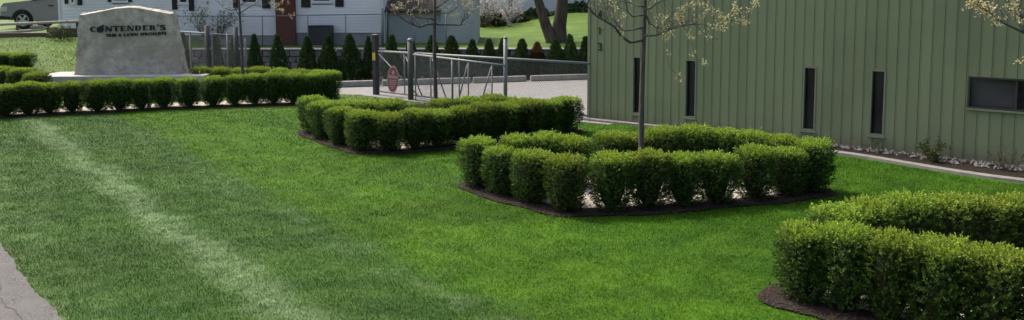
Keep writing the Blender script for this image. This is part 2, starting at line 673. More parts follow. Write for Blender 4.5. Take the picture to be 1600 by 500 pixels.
def inside(poly, X, Y):
    res = np.zeros(X.shape, bool)
    n = len(poly)
    j = n - 1
    for i in range(n):
        xi, yi = poly[i][:2]
        xj, yj = poly[j][:2]
        c = ((yi > Y) != (yj > Y)) & (X < (xj - xi) * (Y - yi) / (yj - yi + 1e-12) + xi)
        res ^= c
        j = i
    return res


ORD = ['zeroth', 'first', 'second', 'third', 'fourth', 'fifth', 'sixth', 'seventh', 'eighth', 'ninth', 'tenth', 'eleventh',
       'twelfth', 'thirteenth', 'fourteenth', 'fifteenth', 'sixteenth', 'seventeenth', 'eighteenth', 'nineteenth', 'twentieth',
       'twenty-first', 'twenty-second', 'twenty-third']

# ------------------------------------------------------------------ ground
xs = sorted(set([-250, -150, -100, -70, -50, -40] + list(np.round(np.arange(-34, 22.1, 0.8), 3)) + list(np.round(np.arange(-14, -11.2, 0.2), 3)) + [26, 32, 40, 50, 70, 100, 150, 250]))
ys = sorted(set([-60, -30, -10, 0, 4] + list(np.round(np.arange(6, 60, 0.8), 3)) + [20.9, WALL_Y - 0.02, WALL_Y + 0.02] + [64, 70, 80, 100, 140, 200, 300, 450]))
nx, ny = len(xs), len(ys)
V = [(x, y, terr(x, y)) for y in ys for x in xs]
Fc = [(j * nx + i, j * nx + i + 1, (j + 1) * nx + i + 1, (j + 1) * nx + i) for j in range(ny - 1) for i in range(nx - 1)]
me = bpy.data.meshes.new('ground')
me.from_pydata(V, [], Fc)
me.materials.append(MATS['grass_ground'])
me.polygons.foreach_set('use_smooth', [False] * len(me.polygons))
tag(link('ground', me), 'mown green lawn sloping up behind the parking lot', kind='structure')


def sheet(name, poly, z, m, kind='structure', label=None):
    mb = MB()
    mb.v = [(p[0], p[1], z) for p in poly]
    mb.f = [tuple(range(len(poly)))]
    me = mb.mesh(name, m)
    o = link(name, me)
    if me.polygons[0].normal.z < 0:
        me.flip_normals()
    return tag(o, label, kind=kind)


# road shoulder at the near left
e0, e1 = W(0, 384), W(96, 500)
ed = (e1 - e0).normalized()
en = Vector((-ed.y, ed.x, 0))
if en.x > 0:
    en = -en
ROAD = []
q0, q1 = e0 - ed * 14, e1 + ed * 14
steps = 400
edge = []
for k in range(steps + 1):
    p = q0.lerp(q1, k / steps)
    s = (q1 - q0).length * k / steps
    edge.append(p + en * (0.02 * math.sin(s * 2.1) + 0.012 * math.sin(s * 6.7 + 1) + random.uniform(-0.012, 0.012)))
ROAD = [(p.x, p.y) for p in edge] + [(q1.x + en.x * 7, q1.y + en.y * 7), (q0.x + en.x * 7, q0.y + en.y * 7)]
sheet('road', ROAD, 0.006, 'road', label='grey worn asphalt road edge beside the lawn')
mb = MB()
c0, c1 = W(-40, 405), W(34, 506)
cd = (c1 - c0).normalized()
cn = Vector((-cd.y, cd.x, 0))
pr = None
for k in range(60):
    p = (c0 - cd * 1.5).lerp(c1 + cd * 1.5, k / 59) + cn * (0.035 * math.sin(k * 0.5) + random.uniform(-0.02, 0.02))
    wd = random.uniform(0.003, 0.012)
    cur = (p + cn * wd, p - cn * wd)
    if pr:
        mb.quad((pr[0].x, pr[0].y, 0.010), (cur[0].x, cur[0].y, 0.010), (cur[1].x, cur[1].y, 0.010), (pr[1].x, pr[1].y, 0.010))
    pr = cur
tag(mb.build('crack', 'crack'), 'dark crack running along the grey asphalt road edge', kind='structure')

# parking lot
GA, GB = Vector((-4.16, 24.4, 0)), Vector((1.87, 19.5, 0))       # line of the gate
kc0, kc1 = W(520, 137), W(925, 124)
LOT = [(-12.3, 25.0), (-7.0, 25.0), (-4.7, 24.35), (0, 20.7), (1.55, 19.35), (2.3, 18.9), (9, 26), (9, kc1.y + 0.6), (kc1.x, kc1.y + 0.2), (kc0.x, kc0.y + 0.2), (-12.3, 27.7)]
sheet('parking_lot', LOT, 0.008, 'asphalt_lot', label='pale grey asphalt parking lot behind the gate')

# kerb pieces along the far side of the lot
kdir = (kc1 - kc0).normalized()
klen = (kc1 - kc0).length
npiece = 5
kpx = [(500, 592), (596, 648), (652, 735), (739, 822), (829, 965)]
for i, (xa, xb) in enumerate(kpx):
    def onk(x):
        lo, hi = -2.0, 3.0
        for _ in range(40):
            t = (lo + hi) / 2
            p = kc0 + kdir * klen * t
            if PX + F * p.x / p.y < x:
                lo = t
            else:
                hi = t
        return kc0 + kdir * klen * lo
    A_, B_ = onk(xa), onk(xb)
    d_ = (B_ - A_)
    ang = math.atan2(d_.y, d_.x)
    mb = MB()
    mb.box((0, -0.09, 0.0), (d_.length, 0.09, 0.2))
    o = mb.build('concrete_kerb', 'kerb_concrete', loc=(A_.x, A_.y, 0.006), bevel=0.03)
    o.rotation_euler = (0, 0, ang)
    tag(o, '%s concrete kerb piece from the left along the far edge of the lot' % ORD[i + 1], 'kerb', 'concrete kerb pieces behind the lot')

# mulch strip under the evergreens
sheet('mulch_bed', [(-16, 27.9), (kc0.x, kc0.y + 0.2), (kc1.x, kc1.y + 0.2), (9, kc1.y + 0.6), (9, WALL_Y - 0.1), (-12.3, WALL_Y - 0.1), (-12.3, 27.85)][1:],
      0.012, 'mulch', label='dark mulch strip under the row of evergreens')

# ------------------------------------------------------------------ boxwood bushes


def boxwood_mesh(name, seed, m='boxwood', nspr=1750, rx=0.315, hz=0.86):
    r = np.random.default_rng(seed)
    n = nspr
    u = r.uniform(0, 2 * np.pi, n)
    # even spread over a sheared drum: sides and top
    top = r.uniform(0, 1, n) < 0.30
    h = np.where(top, 1.0, r.uniform(0.04, 1.0, n) ** 0.85)
    rad = np.where(top, np.sqrt(r.uniform(0, 1, n)), 1.0)
    prof = 0.52 + 0.48 * np.clip(h / 0.5, 0, 1) ** 0.7          # narrower at the foot
    prof = prof * (1 - 0.12 * np.clip((h - 0.8) / 0.2, 0, 1) ** 2)
    ph = r.uniform(0, 6.28, 8)
    lump = 1 + 0.08 * np.sin(3 * u + ph[0] + 3 * h) + 0.07 * np.sin(5 * u + ph[1] - 6 * h) + 0.085 * np.sin(8 * u + ph[2] + 3 * np.sin(9 * h + ph[4])) * np.sin(13 * h + ph[5])
    depth = 1 - 0.36 * r.uniform(0, 1, n) ** 2
    R_ = rx * prof * lump * rad * depth
    C = np.stack([np.cos(u) * R_, np.sin(u) * R_, h * hz], 1)
    dome = np.where(top, -0.045 * rad ** 3 + 0.028 * np.sin(C[:, 0] * 34 + ph[3]) * np.sin(C[:, 1] * 31 + ph[6]) + r.normal(0, 0.018, n) - 0.08 * (r.uniform(0, 1, n) ** 3), 0)
    C[:, 2] += dome
    out = np.stack([np.cos(u), np.sin(u), np.full(n, 0.55)], 1)
    out[top] = np.stack([np.cos(u[top]) * rad[top] * 0.5, np.sin(u[top]) * rad[top] * 0.5, np.full(top.sum(), 1.0)], 1)
    ax = unit(out + r.normal(0, 0.28, (n, 3)))
    k = 8
    slen = r.uniform(0.05, 0.10, n) * np.where(top, 1.0, 0.9)
    shoot_lit = np.where(top, np.clip(r.normal(0.85, 0.22, n), 0.2, 1.0), np.clip(r.normal(0.06 + 2.0 * np.clip(h - 0.78, 0, 1), 0.15, n), 0, 1.0))  # pale new growth, plus sunlit brightness painted into the tops over darker sides
    Ps, As, Bs, Ls, Ws, Ts = [], [], [], [], [], []
    ref = unit(np.cross(ax, r.normal(0, 1, (n, 3))))
    ref2 = np.cross(ax, ref)
    for j in range(k):
        t = j / (k - 1)
        a = j * 2.4 + r.uniform(0, 1, n)
        side = ref * np.cos(a)[:, None] + ref2 * np.sin(a)[:, None]
        A = unit(side * (1.0 - 0.55 * t) + ax * (0.35 + 0.75 * t) + r.normal(0, 0.15, (n, 3)))
        B = unit(np.cross(A, ax + r.normal(0, 0.4, (n, 3))))
        Ps.append(C + ax * (slen * (t - 0.45))[:, None])
        As.append(A)
        Bs.append(B)
        Ls.append(r.uniform(0.021, 0.034, n))
        Ws.append(r.uniform(0.013, 0.020, n))
        Ts.append(np.clip(shoot_lit * (0.35 + 0.75 * t) + r.normal(0, 0.06, n), 0, 1))
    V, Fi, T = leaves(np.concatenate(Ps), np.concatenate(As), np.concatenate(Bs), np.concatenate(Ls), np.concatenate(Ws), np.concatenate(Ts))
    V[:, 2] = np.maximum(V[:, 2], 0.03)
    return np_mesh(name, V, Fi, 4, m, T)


def core_mesh(seed):
    mb = MB()
    r = random.Random(seed)
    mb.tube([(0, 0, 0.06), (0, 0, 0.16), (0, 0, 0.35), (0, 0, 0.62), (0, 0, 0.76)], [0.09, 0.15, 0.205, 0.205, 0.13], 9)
    for k in range(5):                                  # stems that carry it
        a = k * 1.26 + r.uniform(0, 1)
        mb.tube([(0.03 * math.cos(a), 0.03 * math.sin(a), -0.03), (0.09 * math.cos(a), 0.09 * math.sin(a), 0.2)], [0.012, 0.009], 5)
    return mb.mesh('stems', 'bush_core')


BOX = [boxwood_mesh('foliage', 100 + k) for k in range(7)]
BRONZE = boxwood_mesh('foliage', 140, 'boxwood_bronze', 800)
CORES = [core_mesh(k) for k in range(3)]
nbush = 0
BEDS = []


def bush(p, label, group, sx=1.0, sz=1.0, me=None):
    global nbush
    e = empty('boxwood_bush', (p.x, p.y, p.z), random.uniform(0, 6.28), label, 'bush', group)
    k = (nbush * 3 + random.randrange(2)) % 7
    j = random.uniform(0.95, 1.06)
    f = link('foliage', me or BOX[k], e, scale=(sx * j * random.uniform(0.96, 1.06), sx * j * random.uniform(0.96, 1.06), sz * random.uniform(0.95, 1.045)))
    f.rotation_euler = (random.uniform(-0.05, 0.05), random.uniform(-0.05, 0.05), 0)
    link('stems', CORES[k % 3], e, scale=(sx * 0.95, sx * 0.95, sz * 0.97))
    nbush += 1
    return e


def base(x, y):
    return G(x, y)


def top_at(x, y, h=0.85):
    p = W(x, y, h)
    for _ in range(6):
        p = W(x, y, h + terr(p.x, p.y))
    p.z = terr(p.x, p.y)
    return p


def along(pts, spacing):
    """points every `spacing` metres along a path of ground points"""
    out = []
    total = sum((pts[i + 1] - pts[i]).length for i in range(len(pts) - 1))
    n = max(1, round(total / spacing))
    for k in range(n + 1):
        s = total * k / n
        for i in range(len(pts) - 1):
            L = (pts[i + 1] - pts[i]).length
            if s <= L + 1e-6:
                p = pts[i].lerp(pts[i + 1], min(1, s / L))
                break
            s -= L
        p = p.copy()
        p.z = terr(p.x, p.y)
        out.append(p)
    return out


def bed(name, label, pts, grow=0.36, shrink=True):
    h = hull([(p.x, p.y) for p in pts])
    o_ = offset_hull(h, grow)
    outer = []
    for i, q in enumerate(o_):
        q2 = o_[(i + 1) % len(o_)]
        m_ = max(1, int(math.hypot(q2[0] - q[0], q2[1] - q[1]) / 0.12))
        for k in range(m_):
            x, y = q[0] + (q2[0] - q[0]) * k / m_, q[1] + (q2[1] - q[1]) * k / m_
            outer.append((x + 0.035 * math.sin(x * 5.3 + y * 2.1) + random.uniform(-0.02, 0.02), y + 0.04 * math.sin(x * 4.1 - y * 3.7) + random.uniform(-0.02, 0.02)))
    BEDS.append(outer)
    zz = max(terr(p.x, p.y) for p in pts)
    if zz < 0.02:
        sheet(name, outer, 0.020, 'mulch', label=label)
        inner = h
        cx = sum(p[0] for p in inner) / len(inner)
        cy = sum(p[1] for p in inner) / len(inner)
        inner = [(cx + (p[0] - cx) * 0.97, cy + (p[1] - cy) * 0.95) for p in inner]
        sheet('gravel_bed', inner, 0.028, 'pale_gravel', label='pale gravel inside ' + label.split(' under ')[-1])
    return outer, h


def scatter_chips(name, poly, hollow, n, m, size, z, label, flat=0.35):
    x0, x1 = min(p[0] for p in poly), max(p[0] for p in poly)
    y0, y1 = min(p[1] for p in poly), max(p[1] for p in poly)
    X = rng.uniform(x0, x1, n * 4)
    Y = rng.uniform(y0, y1, n * 4)
    ok = inside(poly, X, Y)
    if hollow:
        ok &= ~inside(hollow, X, Y)
    X, Y = X[ok][:n], Y[ok][:n]
    n = len(X)
    # six-cornered bipyramids, random size and turn
    ang = rng.uniform(0, 6.28, n)
    s = rng.uniform(0.5, 1.3, n) * size
    asp = rng.uniform(0.45, 1.0, n)
    P = np.zeros((n, 6, 3))
    for k in range(4):
        a = k * math.pi / 2
        lx, ly = math.cos(a) * s, math.sin(a) * s * asp
        P[:, k, 0] = X + lx * np.cos(ang) - ly * np.sin(ang)
        P[:, k, 1] = Y + lx * np.sin(ang) + ly * np.cos(ang)
        P[:, k, 2] = z + rng.uniform(-0.15, 0.25, n) * s
    P[:, 4] = np.stack([X + rng.normal(0, 0.2, n) * s, Y + rng.normal(0, 0.2, n) * s, z + s * flat * 1.6], 1)
    P[:, 5] = np.stack([X, Y, z - s * flat], 1)
    idx = np.array([[0, 1, 4], [1, 2, 4], [2, 3, 4], [3, 0, 4]])
    Fi = (np.arange(n)[:, None, None] * 6 + idx[None]).ravel()
    me = np_mesh(name, P.reshape(-1, 3), Fi, 3, m)
    return tag(link(name, me), label, kind='stuff')


# --- bed by the monument (far left)
row0 = [(8, 182), (44, 180), (77, 178), (113, 176), (152, 175), (187, 173), (221, 171), (257, 169), (296, 168), (334, 166), (367, 165), (398, 164), (428, 163), (459, 162), (489, 161), (516, 159)]
p0 = [base(*q) for q in row0]
for i, p in enumerate(p0):
    if i == len(p0) - 1:
        lab = 'rightmost boxwood at the end of the hedge below the stone monument'
    elif i == 0:
        lab = 'leftmost boxwood at the photo edge in the hedge below the stone monument'
    else:
        lab = '%s boxwood from the left in the hedge below the stone monument' % ORD[i + 1]
    bush(p, lab, 'boxwoods in the hedge below the monument', random.uniform(0.95, 1.02) if i else 1.2, random.uniform(0.89, 0.93) + 0.004 * i)
b0 = [top_at(x, y, 0.86) for x, y in ((312, 106), (343, 105), (374, 105), (405, 105), (436, 105), (466, 106), (496, 107))]
for i, p in enumerate(b0):
    bush(p, '%s boxwood from the left in the rear row right of the monument slab' % ORD[i + 1], 'boxwoods behind the monument hedge', 1.06, 0.93)
l0 = [top_at(x, y, 0.80) for x, y in ((6, 119), (34, 120), (58, 123))]
for i, p in enumerate(l0):
    bush(p, '%s of the boxwoods just behind the hedge, left of the monument slab' % ['leftmost', 'middle', 'rightmost'][i], 'boxwoods left of the slab', 1.0, 0.95)
r0 = [D(x, 118, 25.0 + 0.1 * k) for k, x in enumerate((6, 36))]
for p in r0:
    p.z = terr(p.x, p.y)
for i, p in enumerate(r0):
    bush(p, 'dark boxwood on the grass at the left photo edge, %s one' % ['left', 'right'][i], 'pair of boxwoods up the slope', 1.1, 0.68)
o0, h0 = bed('mulch_bed', 'dark mulch under the monument hedge', p0 + [p for p in b0 if p.x > -9.3][:1], 0.34)
BEDS.pop()
# the monument bed follows the row of bushes (mulch strip with pale stones behind)
strip_out, strip_in = [], []
for nm in ('mulch_bed', 'gravel_bed'):
    for ob in [o for o in bpy.data.objects if o.name.startswith(nm) and o.get('label', '').endswith('monument hedge')]:
        bpy.data.objects.remove(ob)


def strip_sheet(name, pts, d0, d1, lift, m, label):
    mb = MB()
    n = len(pts)
    quads = []
    for i, p in enumerate(pts):
        t = (pts[min(i + 1, n - 1)] - pts[max(i - 1, 0)]).normalized()
        nn = Vector((-t.y, t.x, 0))
        q = []
        for d in (d0, d1):
            a = p + nn * d
            q.append(Vector((a.x, a.y, terr(a.x, a.y) + lift)))
        quads.append(q)
    for i in range(n - 1):
        mb.quad(quads[i][0], quads[i + 1][0], quads[i + 1][1], quads[i][1])
    tag(mb.build(name, m), label, kind='structure')
    return [(q[0].x, q[0].y) for q in quads] + [(q[1].x, q[1].y) for q in reversed(quads)]


path0 = [p0[0] + (p0[0] - p0[1]) * 2] + p0 + [p0[-1] + Vector((0.33, 0.15, 0))]
BEDS.append(strip_sheet('mulch_bed', path0, -0.40, 0.5, 0.02, 'mulch', 'dark mulch strip under the monument hedge'))
gs = strip_sheet('gravel_bed', path0[:-1], 0.02, 0.9, 0.03, 'pale_gravel', 'pale gravel behind the monument hedge')
BEDS.append(gs)

# --- bed in the middle distance, in front of the gate
f1 = [base(x, y) for x, y in ((489, 207), (508, 216), (534, 226), (566, 235))] + [base(x, y) for x, y in ((607, 237), (648, 233), (684, 229), (720, 226), (756, 222), (790, 218), (823, 214), (855, 210), (884, 206))]
for i, p in enumerate(f1):
    if i < 4:
        lab = '%s boxwood along the left side of the gate bed' % ['rearmost', 'second', 'third', 'front corner'][i]
    else:
        lab = '%s boxwood right of the corner in the front row of the gate bed' % ORD[i - 3]
    bush(p, lab, 'front boxwoods of the gate bed', 1.02, random.uniform(0.84, 0.9))
b1 = [top_at(x, y, 0.82) for x, y in ((540, 155), (577, 156), (612, 157), (652, 160), (692, 156), (733, 155), (769, 152), (803, 153), (832, 157))]
for i, p in enumerate(b1):
    if i == 3:
        bush(p, 'bronze-brown boxwood in the rear row of the gate bed', 'rear boxwoods of the gate bed', 0.92, 0.88, BRONZE)
    else:
        bush(p, '%s boxwood from the left in the rear row of the gate bed' % ORD[i + 1], 'rear boxwoods of the gate bed', 1.0, random.uniform(0.9, 0.95))
o1, h1 = bed('mulch_bed', 'dark mulch under the gate bed hedge', f1 + b1)

# --- central bed around the blossoming tree
f2 = [base(x, y) for x, y in ((748, 291), (786, 303), (830, 316), (886, 330))] + [base(x, y) for x, y in ((955, 328), (1013, 325), (1066, 321), (1117, 317), (1178, 311), (1228, 305), (1270, 300))]
for i, p in enumerate(f2):
    if i < 4:
        lab = '%s boxwood along the left side of the central bed' % ['rearmost', 'second', 'third', 'front corner'][i]
    elif i == 8:
        lab = 'rounded boxwood standing apart with gaps on both sides in the central bed'
    elif i == 10:
        lab = 'dark boxwood at the right end of the central bed'
    else:
        lab = '%s boxwood right of the corner in the front row of the central bed' % ORD[i - 3]
    bush(p, lab, 'front boxwoods of the central bed', 0.93 if i == 8 else random.uniform(0.94, 1.02), random.uniform(0.84, 0.92))
b2 = [top_at(x, y, 0.84) for x, y in ((808, 216), (854, 211), (893, 212), (954, 208), (998, 205), (1040, 203), (1085, 201), (1131, 203), (1176, 207), (1222, 213))]
for i, p in enumerate(b2):
    if i == 2:
        lab = 'boxwood left of the grass gap in the rear row of the central bed'
    elif i == 3:
        lab = 'boxwood right of the grass gap in the rear row of the central bed'
    else:
        lab = '%s boxwood from the left in the rear row of the central bed' % ORD[i + 1]
    bush(p, lab, 'rear boxwoods of the central bed', 0.93 if i in (2, 3) else random.uniform(0.9, 0.99), random.uniform(0.88, 0.97))
o2, h2 = bed('mulch_bed', 'dark mulch under the central bed hedge', f2 + b2)

# --- near bed at the right edge
n3 = along([top_at(1256, 341, 0.86), top_at(1420, 370, 0.86), top_at(1600, 402, 0.86), top_at(1840, 428, 0.86)], 0.46)
for i, p in enumerate(n3):
    lab = 'leftmost boxwood at the corner of the near bed' if i == 0 else '%s boxwood from the left in the front row of the near bed' % ORD[i + 1]
    bush(p, lab, 'front boxwoods of the near bed', random.uniform(0.90, 0.96), random.uniform(0.91, 1.0))
b3 = along([top_at(1312, 325, 0.84), top_at(1370, 317, 0.84), top_at(1480, 309, 0.84), top_at(1640, 302, 0.84), top_at(1800, 306, 0.84)], 0.46)
for i, p in enumerate(b3):
    bush(p, '%s boxwood from the left in the rear row of the near bed' % ORD[i + 1], 'rear boxwoods of the near bed', 1.0, random.uniform(0.92, 0.97))
o3, h3 = bed('mulch_bed', 'dark mulch under the near bed hedge', n3 + b3, 0.44)
for o_, h_, nm in ((o1, h1, 'gate'), (o2, h2, 'central'), (o3, h3, 'near')):
    scatter_chips('mulch_chips', o_, None, 5000, 'mulch_chip', 0.022, 0.024, 'dark wood chips scattered over the %s bed' % nm)
    scatter_chips('mulch_chips', offset_hull(h_, 0.52), o_, 420, 'mulch_chip', 0.022, 0.03, 'stray wood chips on the grass around the %s bed' % nm)
    scatter_chips('pebbles', [((p[0] - sum(q[0] for q in h_) / len(h_)) * 0.98 + sum(q[0] for q in h_) / len(h_), (p[1] - sum(q[1] for q in h_) / len(h_)) * 0.96 + sum(q[1] for q in h_) / len(h_)) for p in h_], None, 2600, 'pebble', 0.03, 0.035, 'pale pebbles inside the %s bed' % nm, 0.6)

# ------------------------------------------------------------------ green building
WD = Vector((0.797, -0.604, 0))                  # along the wall, to the right
WNn = Vector((-0.604, -0.797, 0))                # out of the wall, towards the lawn
WA = W(921.5, 186)
BH, BL, BDp = 4.6, 15.0, 9.0
Zv = Vector((0, 0, 1))


def wall_s(x):
    """distance along the wall seen at photo column x"""
    k = (x - PX) / F
    lo, hi = -1, 20
    for _ in range(50):
        m_ = (lo + hi) / 2
        p = WA + WD * m_
        if p.x / (p.y * math.cos(PITCH) + 2.2 * math.sin(PITCH)) < k:
            lo = m_
        else:
            hi = m_
    return lo


def wall_z(x, y):
    p = WA + WD * wall_s(x)
    return D(x, y, p.y).z


bld = empty('green_building', WA, 0, 'green metal panelled building with slit windows at the right', 'building')


def wp(s, n, z):
    return WD * s + WNn * n + Zv * z


wins = []
for (xa, xb, yt, yb, kind) in ((988, 1000, 88, 178, 'slit'), (1070, 1088, 93, 184, 'slit'), (1254, 1275, 104, 204, 'slit'), (1359, 1383, 109, 212, 'slit'), (1511, 1640, 119, 168, 'wide')):
    sa, sb = wall_s(xa), wall_s(xb)
    if kind == 'slit':
        sb = max(sb, sa + 0.24)
    xm = (xa + xb) / 2 if kind == 'slit' else xa
    wins.append((sa, sb, wall_z(xm, yb), wall_z(xm, yt), kind))
PWID = 0.2


def sub_rects(s0, s1, z0, z1):
    rects = [(s0, s1, z0, z1)]
    for (a, b, c, d, _) in wins:
        nr = []
        for (p, q, u, v) in rects:
            if b <= p or a >= q or d <= u or c >= v:
                nr.append((p, q, u, v))
                continue
            if p < a:
                nr.append((p, a, u, v))
            if b < q:
                nr.append((b, q, u, v))
            m0, m1 = max(p, a), min(q, b)
            if u < c:
                nr.append((m0, m1, u, c))
            if d < v:
                nr.append((m0, m1, d, v))
        rects = nr
    return rects


def wbox(mb, s0, s1, n0, n1, z0, z1):
    pts = [wp(s, n, z) for z in (z0, z1) for s, n in ((s0, n0), (s1, n0), (s1, n1), (s0, n1))]
    i = len(mb.v)
    mb.v += [tuple(p) for p in pts]
    mb.f += [tuple(i + k for k in q) for q in ((0, 3, 2, 1), (4, 5, 6, 7), (0, 1, 5, 4), (1, 2, 6, 5), (2, 3, 7, 6), (3, 0, 4, 7))]


npan = int(BL / PWID)
for k in range(npan):
    mb = MB()
    s0, s1 = k * PWID, (k + 1) * PWID
    dep = random.uniform(-0.0015, 0.0015)
    # flat pan, stepped joint groove and a small raised lip
    for (a, b, c, d) in sub_rects(s0 + 0.0, s1 - 0.012, 0.04, BH):
        wbox(mb, a, b, -0.06, dep, c, d)
    for (a, b, c, d) in sub_rects(s1 - 0.012, s1, 0.04, BH):
        wbox(mb, a, b, -0.06, -0.012, c, d)
    for (a, b, c, d) in sub_rects(s0 + 0.0, s0 + 0.014, 0.04, BH):
        wbox(mb, a, b, dep + 0.0005, dep + 0.004, c, d)
    mb.build('wall_panel', 'panel_green', bld)
mb = MB()
wbox(mb, -0.07, -0.001, -0.12, 0.018, 0.0, BH)
mb.build('corner_trim', 'trim_green', bld)
mb = MB()                                           # the other walls, behind what is in view
wbox(mb, -0.06, 0.0, -BDp, -0.13, 0.0, BH)
wbox(mb, 0.0, BL, -BDp, -BDp + 0.1, 0.0, BH)
wbox(mb, BL + 0.001, BL + 0.06, -BDp, 0.0, 0.0, BH)
mb.build('wall', 'panel_green', bld)
mb = MB()
wbox(mb, -0.25, BL + 0.25, -BDp - 0.25, 0.22, BH + 0.002, BH + 0.22)
mb.build('roof', 'trim_green', bld)
mb = MB()
wbox(mb, 0.0, BL, -0.1, 0.006, -0.02, 0.037)
mb.build('foundation', 'foundation', bld)
for (a, b, c, d, kind) in wins:
    fr = MB()
    t = 0.032
    wbox(fr, a + 0.001, a + t, -0.10, 0.014, c + 0.001, d - 0.001)
    wbox(fr, b - t, b - 0.001, -0.10, 0.014, c + 0.001, d - 0.001)
    wbox(fr, a + t + 0.001, b - t - 0.001, -0.10, 0.012, d - t, d - 0.002)
    wbox(fr, a + t + 0.001, b - t - 0.001, -0.10, 0.012, c + 0.002, c + t)
    root = fr.build('window', 'trim_green' if kind == 'slit' else 'frame_bronze', bld)
    pn = MB()
    if kind == 'slit':
        wbox(pn, a + t + 0.002, b - t - 0.002, -0.072, -0.066, c + t + 0.001, d - t - 0.001)
        pn.build('pane', 'glass', root)
        cu = MB()
        wbox(cu, a + 0.08, b - 0.036, -0.090, -0.084, c + 0.035, d - 0.035)
        cu.build('curtain', 'curtain_brown', root)
    else:
        mid = wall_s(1586)
        wbox(pn, a + t + 0.002, mid - 0.022, -0.062, -0.056, c + t + 0.001, d - t - 0.001)
        pn.build('pane', 'glass', root)
        p2 = MB()
        wbox(p2, mid + 0.022, b - t - 0.002, -0.082, -0.076, c + t + 0.001, d - t - 0.001)
        p2.build('pane', 'glass', root)
        ml = MB()
        wbox(ml, mid - 0.02, mid + 0.02, -0.09, -0.02, c + t + 0.001, d - t - 0.001)
        ml.build('mullion', 'frame_bronze', root)
        bl = MB()
        wbox(bl, a + 0.04, mid - 0.024, -0.13, -0.122, c + 0.04, d - 0.04)
        bl.build('blind', 'blind', root)
    dk = MB()                                       # dim room behind the glass
    wbox(dk, a - 0.05, b + 0.05, -0.42, -0.40, c - 0.05, d + 0.05)
    wbox(dk, a - 0.05, a - 0.03, -0.399, -0.065, c - 0.05, d + 0.05)
    wbox(dk, b + 0.03, b + 0.05, -0.399, -0.065, c - 0.05, d + 0.05)
    dk.build('dark_room', 'interior_dark', root)
    sl = MB()
    wbox(sl, a - 0.02, b + 0.02, 0.0145, 0.05, c - 0.035, c - 0.004)
    sl.build('sill', 'trim_green', root)

# house numbers, one above the other near the corner
DIG = {'1': [[(.38, 0), (.62, 0), (.62, 1), (.42, 1), (.25, .84), (.25, .74), (.38, .78)]],
       '4': [[(.58, 0), (.8, 0), (.8, 1), (.56, 1), (.06, .38), (.06, .22), (.58, .22)], [(.8, .22), (.98, .22), (.98, .38), (.8, .38)]],
       '3': [[(.05, 1), (.9, 1), (.95, .93), (.95, .62), (.86, .52), (.95, .42), (.95, .08), (.86, 0), (.05, 0), (.05, .16), (.72, .16), (.72, .44), (.3, .44), (.3, .58), (.72, .58), (.72, .84), (.05, .84)]]}
sn = wall_s(937)
for ch, yc in (('1', -4), ('4', 22), ('1', 48), ('3', 73)):
    zc = wall_z(937, yc)
    mb = MB()
    hgt, wid = 0.185, 0.115
    for poly in DIG[ch]:
        mb.prism([((a - 0.5) * wid, (b - 0.5) * hgt) for a, b in poly], WD, Zv, WNn, wp(sn, 0, zc), 0.014, 0.026)
    mb.build('house_number', 'letter_black', bld)

# concrete mowing strip, rocks and mulch along the wall
def wall_ground(s, n):
    p = WA + wp(s, n, 0)
    return p


mb = MB()
pr = None
for k in range(61):
    s = -0.3 + k * 0.24
    n0 = 0.10 + 0.62 * smooth(3.2, 5.2, s) + 0.55 * smooth(6.0, 9.0, s) - 0.1 * smooth(0, 2, s)
    a, b = wall_ground(s, n0), wall_ground(s, n0 + 0.20)
    if pr:
        i = len(mb.v)
        mb.v += [(pr[0].x, pr[0].y, 0.05), (a.x, a.y, 0.05), (b.x, b.y, 0.05), (pr[1].x, pr[1].y, 0.05), (pr[1].x, pr[1].y, 0), (b.x, b.y, 0), (pr[0].x, pr[0].y, 0), (a.x, a.y, 0)]
        mb.f += [(i, i + 1, i + 2, i + 3), (i + 3, i + 2, i + 5, i + 4), (i + 6, i + 7, i + 1, i)]
    pr = (a, b)
tag(mb.build('concrete_edging', 'concrete'), 'pale curved concrete edging between lawn and green wall', kind='structure')
WALLBED = []
up, dn = [], []
for k in range(41):
    s = 2.6 + k * 0.3
    n0 = 0.10 + 0.62 * smooth(3.2, 5.2, s) + 0.55 * smooth(6.0, 9.0, s) - 0.1
    up.append(wall_ground(s, 0.0))
    dn.append(wall_ground(s, n0 + 0.02))
WALLBED = [(p.x, p.y) for p in up] + [(p.x, p.y) for p in reversed(dn)]
sheet('mulch_bed', WALLBED, 0.022, 'mulch', label='dark mulch between green wall and concrete edging')
rockpoly = [(p.x, p.y) for p in up[6:]] + [((p * 0.52 + q * 0.48).x, (p * 0.52 + q * 0.48).y) for p, q in reversed(list(zip(up, dn))[6:])]
scatter_chips('river_rocks', rockpoly, None, 1900, 'river_rock', 0.042, 0.04, 'pale river rocks at the foot of the green wall', 0.65)
scatter_chips('mulch_chips', WALLBED, None, 3500, 'mulch_chip', 0.022, 0.028, 'dark wood chips along the green wall')
EDGE_N = lambda s: 0.35 + 0.62 * smooth(3.2, 5.2, s) + 0.55 * smooth(6.0, 9.0, s)
cut = [wall_ground(-0.4 + 0.25 * k, EDGE_N(-0.4 + 0.25 * k) - 0.06) for k in range(62)]
BUILD_CUT = [(p.x, p.y) for p in cut] + [(40, 10), (40, 40), (WA.x + 5, 40), (WA.x, WA.y + 0.4)]


